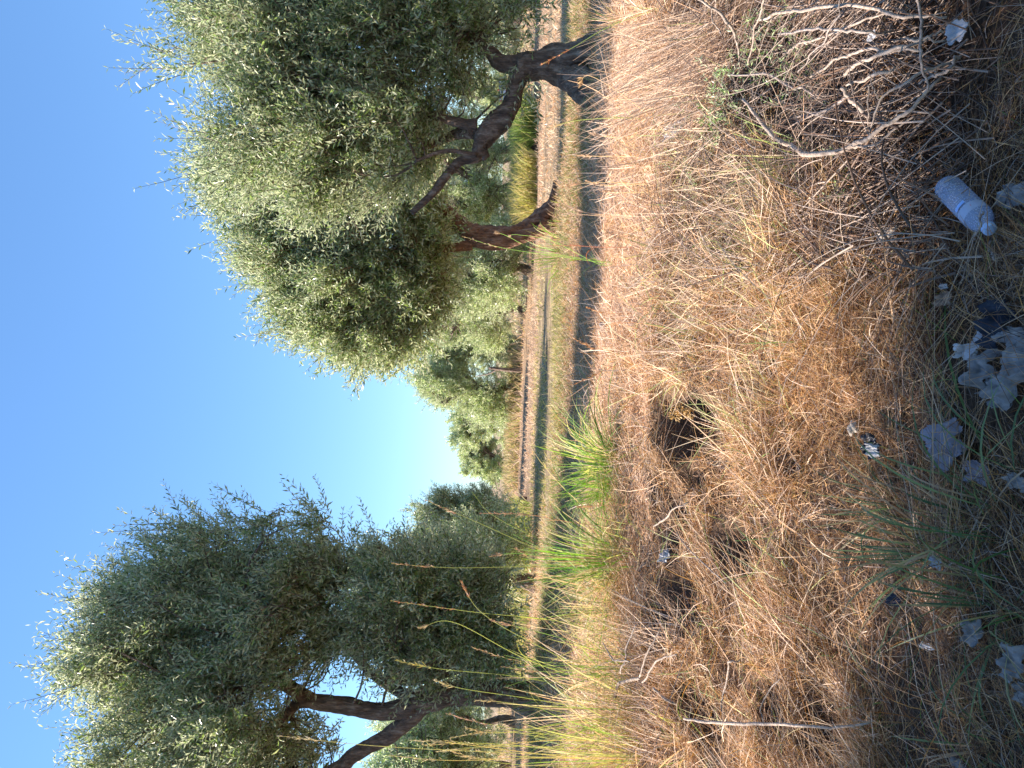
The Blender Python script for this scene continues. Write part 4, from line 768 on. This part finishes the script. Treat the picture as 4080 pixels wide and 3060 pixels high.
def rock(X, Y, wpx, label, seed, mt=M_stone, name='stone', cat='stone', sc=(1, .8, .6), lift=.01, group='pale stones on the bank'):
    g = np.random.default_rng(seed); c = gpt(X, Y, lift); r = wpx * c[1] / FPX / 2
    bm = bmesh.new(); bmesh.ops.create_icosphere(bm, subdivisions=3, radius=1)
    for v in bm.verts:
        p = np.array(v.co); k = 1 + .22 * float(noise(p[0] * 1.2 + seed, p[1] * 1.2 + p[2], 1.6, seed, 5)) + .08 * float(noise(p[0] * 3, p[2] * 3 + p[1], 2, seed + 3, 5))
        v.co = Vector((p * k * r * np.array(sc)).tolist())
    me = bpy.data.meshes.new(name); bm.to_mesh(me); bm.free(); me.materials.append(mt)
    o = bpy.data.objects.new(name, me); COL.objects.link(o); o.location = tuple(c); o.rotation_euler = (g.uniform(-.3, .3), g.uniform(-.3, .3), g.uniform(0, 6)); return tag(o, label, cat, group)
rock(3400, 1705, 66, 'rounded pale stone beside the black and white wrapper', 1, lift=.05)
rock(2660, 745, 28, 'pale stone in the straw near the crest', 2, lift=.03)
rock(2830, 885, 26, 'pale chip of stone in the middle of the straw', 3, lift=.03)
rock(2788, 1172, 26, 'pale stone up the slope from the tan leaf', 4, lift=.03)
rock(3715, 2560, 24, 'small brown clod near the shade line at the left', 5, M_tan, lift=.04)
rock(3430, 2740, 22, 'small orange brown clod by the grass sprout', 6, M_tan, lift=.03)
# small dark seed cone on the crest
c = gpt(2422, 1296, .02); bm = bmesh.new(); bmesh.ops.create_uvsphere(bm, u_segments=14, v_segments=12, radius=1)
for v in bm.verts:
    a = math.atan2(v.co.y, v.co.x); k = 1 + .16 * math.sin(7 * a + v.co.z * 6); v.co = Vector((v.co.x * .028 * k, v.co.y * .028 * k, v.co.z * .062 * (1 - .25 * v.co.z)))
me = bpy.data.meshes.new('seed_cone'); bm.to_mesh(me); bm.free(); me.materials.append(M_stickd)
o = bpy.data.objects.new('seed_cone', me); COL.objects.link(o); o.location = tuple(c + (0, 0, .03)); o.rotation_euler = (.1, .1, 0); tag(o, 'small dark ribbed seed cone on the sunlit crest', 'cone')
# cut stump far off
b = px(2085, 1990, 21); b[2] = zt(b[0], b[1]); r_ = empty('tree_stump', b, 'small cut stump standing in the shadow band below the sky gap', 'stump')
tube_mesh('stump_wood', [tube([b + (0, 0, -.05), b + (.02, 0, .12), b + (0, 0, .27)], [.085, .06, .055], 12, .12, 4)], M_barkred, r_)
# slender pale trunk
b = px(2080, 1476, 28.5); b[2] = zt(b[0], b[1]); r_ = empty('bare_trunk', b, 'slender pale barked trunk standing in front of the spiky topped tree', 'tree trunk')
q, rr = spline([b + (0, 0, -.05), b + (0, 0, .4), b + (.02, 0, .8), b + (.05, .1, 1.25)], [.11, .075, .065, .05], 14)
tube_mesh('trunk_wood', [tube(q, rr, 12, .1, 5)], M_bark, r_)
q2, r2 = spline([q[10], q[10] + (-.2, .1, .35), q[10] + (-.3, .2, .8)], [.04, .03, .015], 8); tube_mesh('limb', [tube(q2, r2, 8, .08, 6)], M_stick, r_)

# ------------------------------------------------------------------ red framed trailer
M_red = plain('red_paint', (.55, .08, .05), .5); M_pale = plain('white_paint', (.75, .78, .82), .5); M_bluep = plain('blue_paint', (.10, .2, .42), .5); M_tyre = plain('tyre_rubber', (.03, .03, .03), .8)
dT = 46.0; p0 = px(2000, 402, dT); p1 = px(2000, 318, dT); zb = float(zt(p0[0], dT)); wT = p1[0] - p0[0]; cx = (p0[0] + p1[0]) / 2
root = empty('farm_trailer', (cx, dT, zb), 'small red framed farm trailer with pale rails far off behind the crooked limb', 'trailer')
def box(name, c, s, mt, par, bev=.01, rx=0):
    bm = bmesh.new(); bmesh.ops.create_cube(bm, size=1)
    for v in bm.verts: v.co = Vector((v.co.x * s[0], v.co.y * s[1], v.co.z * s[2]))
    bmesh.ops.bevel(bm, geom=bm.edges[:], offset=min(bev, min(s) * .3), segments=2, affect='EDGES')
    me = bpy.data.meshes.new(name); bm.to_mesh(me); bm.free(); me.materials.append(mt)
    o = bpy.data.objects.new(name, me); COL.objects.link(o); o.parent = par; o.location = c; o.rotation_euler.y = rx; return o
zl = float(px(2017, 360, dT)[2]) - zb; zh = float(px(1984, 360, dT)[2]) - zb
for sx in (-1, 1):
    for sy in (0, 1.6): box('post', (sx * wT / 2, sy, (zl + zh) / 2), (.045, .045, zh - zl + .1), M_red, root)
for i, (zz, mt_) in enumerate([(zh - .08, M_bluep), (zh - .14, M_pale), (zh - .21, M_bluep)]): box('rail', (0, -.01, zz), (wT - .05, .03, .045), mt_, root)
box('side_panel', (0, -.02, zl + .1), (wT - .05, .04, .14), M_pale, root); box('side_board', (0, -.03, zl - .02), (wT - .05, .05, .09), M_red, root)
box('bed', (0, .8, zl - .12), (wT, 1.7, .08), M_red, root); box('drawbar', (0, -.5, zl - .2), (.08, 1.2, .07), M_red, root)
for sx in (-1, 1):
    ang = np.linspace(0, 2 * np.pi, 25); P = np.stack([np.full(25, cx + sx * wT * .38), dT + .8 + .33 * np.cos(ang), zb + .36 + .33 * np.sin(ang)], 1)
    tube_mesh('wheel', [tube(P, np.full(25, .09), 8, 0, 1, close=False)], M_tyre, root)
box('axle', (0, .8, .36), (wT * .76, .06, .06), M_tyre, root); box('axle_frame', (0, .8, (.36 + zl) / 2 - .03), (.1, .1, zl - .5), M_red, root)

# ------------------------------------------------------------------ plastic bottle
pb = gpt(3765, 735, .085); pc = gpt(3955, 925, .085)
ax = unit(pc - pb); half = pb * .5 + pc * .5; Lb = .235; rb = .033
pb = half - ax * Lb * .5; r_ = empty('plastic_bottle', pb, 'clear plastic water bottle with a pale blue cap lying in the shaded straw', 'bottle')
mb, nt, b = mat('clear_plastic'); L = nt.links.new
tc = N(nt, 'ShaderNodeTexCoord'); vo = N(nt, 'ShaderNodeTexVoronoi'); vo.inputs['Scale'].default_value = 260; L(tc.outputs['Object'], vo.inputs[0])
no = N(nt, 'ShaderNodeTexNoise'); no.inputs['Scale'].default_value = 9; L(tc.outputs['Object'], no.inputs[0])
dr = ramp(nt, [(.25, (1, 1, 1)), (.45, (0, 0, 0))]); L(vo.outputs['Distance'], dr.inputs[0])
wet = ramp(nt, [(.38, (0, 0, 0)), (.5, (1, 1, 1))]); L(no.outputs[0], wet.inputs[0])
mu = N(nt, 'ShaderNodeMath', operation='MULTIPLY'); L(dr.outputs[0], mu.inputs[0]); L(wet.outputs[0], mu.inputs[1])
b.inputs['Base Color'].default_value = (.62, .72, .95, 1); b.inputs['Roughness'].default_value = .12; b.inputs['Specular IOR Level'].default_value = .8
bp = N(nt, 'ShaderNodeBump'); bp.inputs['Strength'].default_value = .7; bp.inputs['Distance'].default_value = .002; L(mu.outputs[0], bp.inputs['Height']); L(bp.outputs[0], b.inputs['Normal'])
tr = N(nt, 'ShaderNodeBsdfTransparent'); tr.inputs[0].default_value = (.86, .92, 1, 1); ms = N(nt, 'ShaderNodeMixShader')
fa = N(nt, 'ShaderNodeMath', operation='MULTIPLY_ADD'); L(mu.outputs[0], fa.inputs[0]); fa.inputs[1].default_value = .45; fa.inputs[2].default_value = .36
L(fa.outputs[0], ms.inputs[0]); L(tr.outputs[0], ms.inputs[1]); L(b.outputs[0], ms.inputs[2]); L(ms.outputs[0], nt.nodes['Material Output'].inputs[0])
def lathe(name, prof, mt, smooth=True, sides=40, arc=None):
    nn = unit(np.cross(ax, np.array([0, 0, 1.]))); bb = np.cross(nn, ax)          # bb points up
    a = np.linspace(0, 2 * np.pi, sides, endpoint=False) if arc is None else np.linspace(*arc, sides)
    V = np.concatenate([pb + ax * s + r * (np.cos(a)[:, None] * nn + np.sin(a)[:, None] * bb) for s, r in prof]); F = []
    for i in range(len(prof) - 1):
        for j in range(sides if arc is None else sides - 1): F.append((i * sides + j, i * sides + (j + 1) % sides, (i + 1) * sides + (j + 1) % sides, (i + 1) * sides + j))
    return mesh(name, V, np.array(F), mt, r_, smooth=smooth)
prof = [(.006, .004), (.002, .018), (0, .026), (.004, .031), (.012, rb)]
for k in range(40):
    s = .014 + k * (.118 / 40); prof.append((s, rb - .0016 + .0022 * math.sin(k * 2 * math.pi / 5)))
prof += [(.135, rb - .003), (.138, rb), (.172, rb), (.180, rb - .002), (.190, .029), (.200, .023), (.208, .016), (.213, .0132), (.217, .0132)]
lathe('body', prof, mb)
capm = plain('blue_cap', (.45, .62, .90), .4, noise_=.04)
lathe('cap', [(.215, .0138), (.216, .0155)] + [(.217 + .001 * k, .0158 + .0002 * (k % 2)) for k in range(13)] + [(.2315, .0152), (.2335, .013), (.234, .001)], capm)
labm = plain('frosted_label', (.62, .70, .88), .5, noise_=.06)
nb = labm.node_tree; bb_ = nb.nodes['Principled BSDF']; t2 = N(nb, 'ShaderNodeBsdfTransparent'); m2 = N(nb, 'ShaderNodeMixShader'); m2.inputs[0].default_value = .62
nb.links.new(t2.outputs[0], m2.inputs[1]); nb.links.new(bb_.outputs[0], m2.inputs[2]); nb.links.new(m2.outputs[0], nb.nodes['Material Output'].inputs[0])
lathe('label', [(.140, rb + .0006), (.171, rb + .0006)], labm)
lathe('label_patch', [(.124, rb + .0010), (.134, rb + .0010)], plain('blue_patch', (.30, .50, .90), .5, noise_=.03), arc=(1.35, 2.3), sides=14)
redm = plain('red_ink', (.60, .03, .05), .5, noise_=.02)
def glyph(text, a0, s0, size, flip):
    cu = bpy.data.curves.new('lettering', 'FONT'); cu.body = text; cu.size = size; tmp = bpy.data.objects.new('tmp', cu); COL.objects.link(tmp)
    dg = bpy.context.evaluated_depsgraph_get(); me = bpy.data.meshes.new_from_object(tmp.evaluated_get(dg)); bpy.data.objects.remove(tmp)
    bm = bmesh.new(); bm.from_mesh(me); bmesh.ops.subdivide_edges(bm, edges=[e for e in bm.edges if e.calc_length() > size * .2], cuts=2); bmesh.ops.triangulate(bm, faces=bm.faces[:])
    nn = unit(np.cross(ax, np.array([0, 0, 1.]))); up = np.cross(nn, ax)
    for v in bm.verts:
        a = a0 + flip * v.co.x / rb; s = s0 + flip * v.co.y
        v.co = Vector((pb + ax * s + (rb + .0013) * (math.cos(a) * nn + math.sin(a) * up) - pb).tolist())
    bm.to_mesh(me); bm.free(); me.name = 'lettering'; me.materials.clear(); me.materials.append(redm)
    o = bpy.data.objects.new('lettering', me); COL.objects.link(o); o.parent = r_; return o
glyph('3C', .95, .151, .012, -1)
glyph('I', 2.45, .158, .010, -1)
# the thin dark stick lying across the bottle neck
branch([[(3920, 960 - 120, 8, .10), (3900, 895, 9, .12), (3870, 950, 7, .08)]], 'thin dark stick lying across the neck of the bottle', M_stickd, name='thin_stick', cat='stick')
branch([[(3960, 960, 11, .02), (3950, 1010, 12, .02), (3970, 1040, 9, .01)]], 'grey stick end below the bottle cap', M_stickd, name='thin_stick', cat='stick')
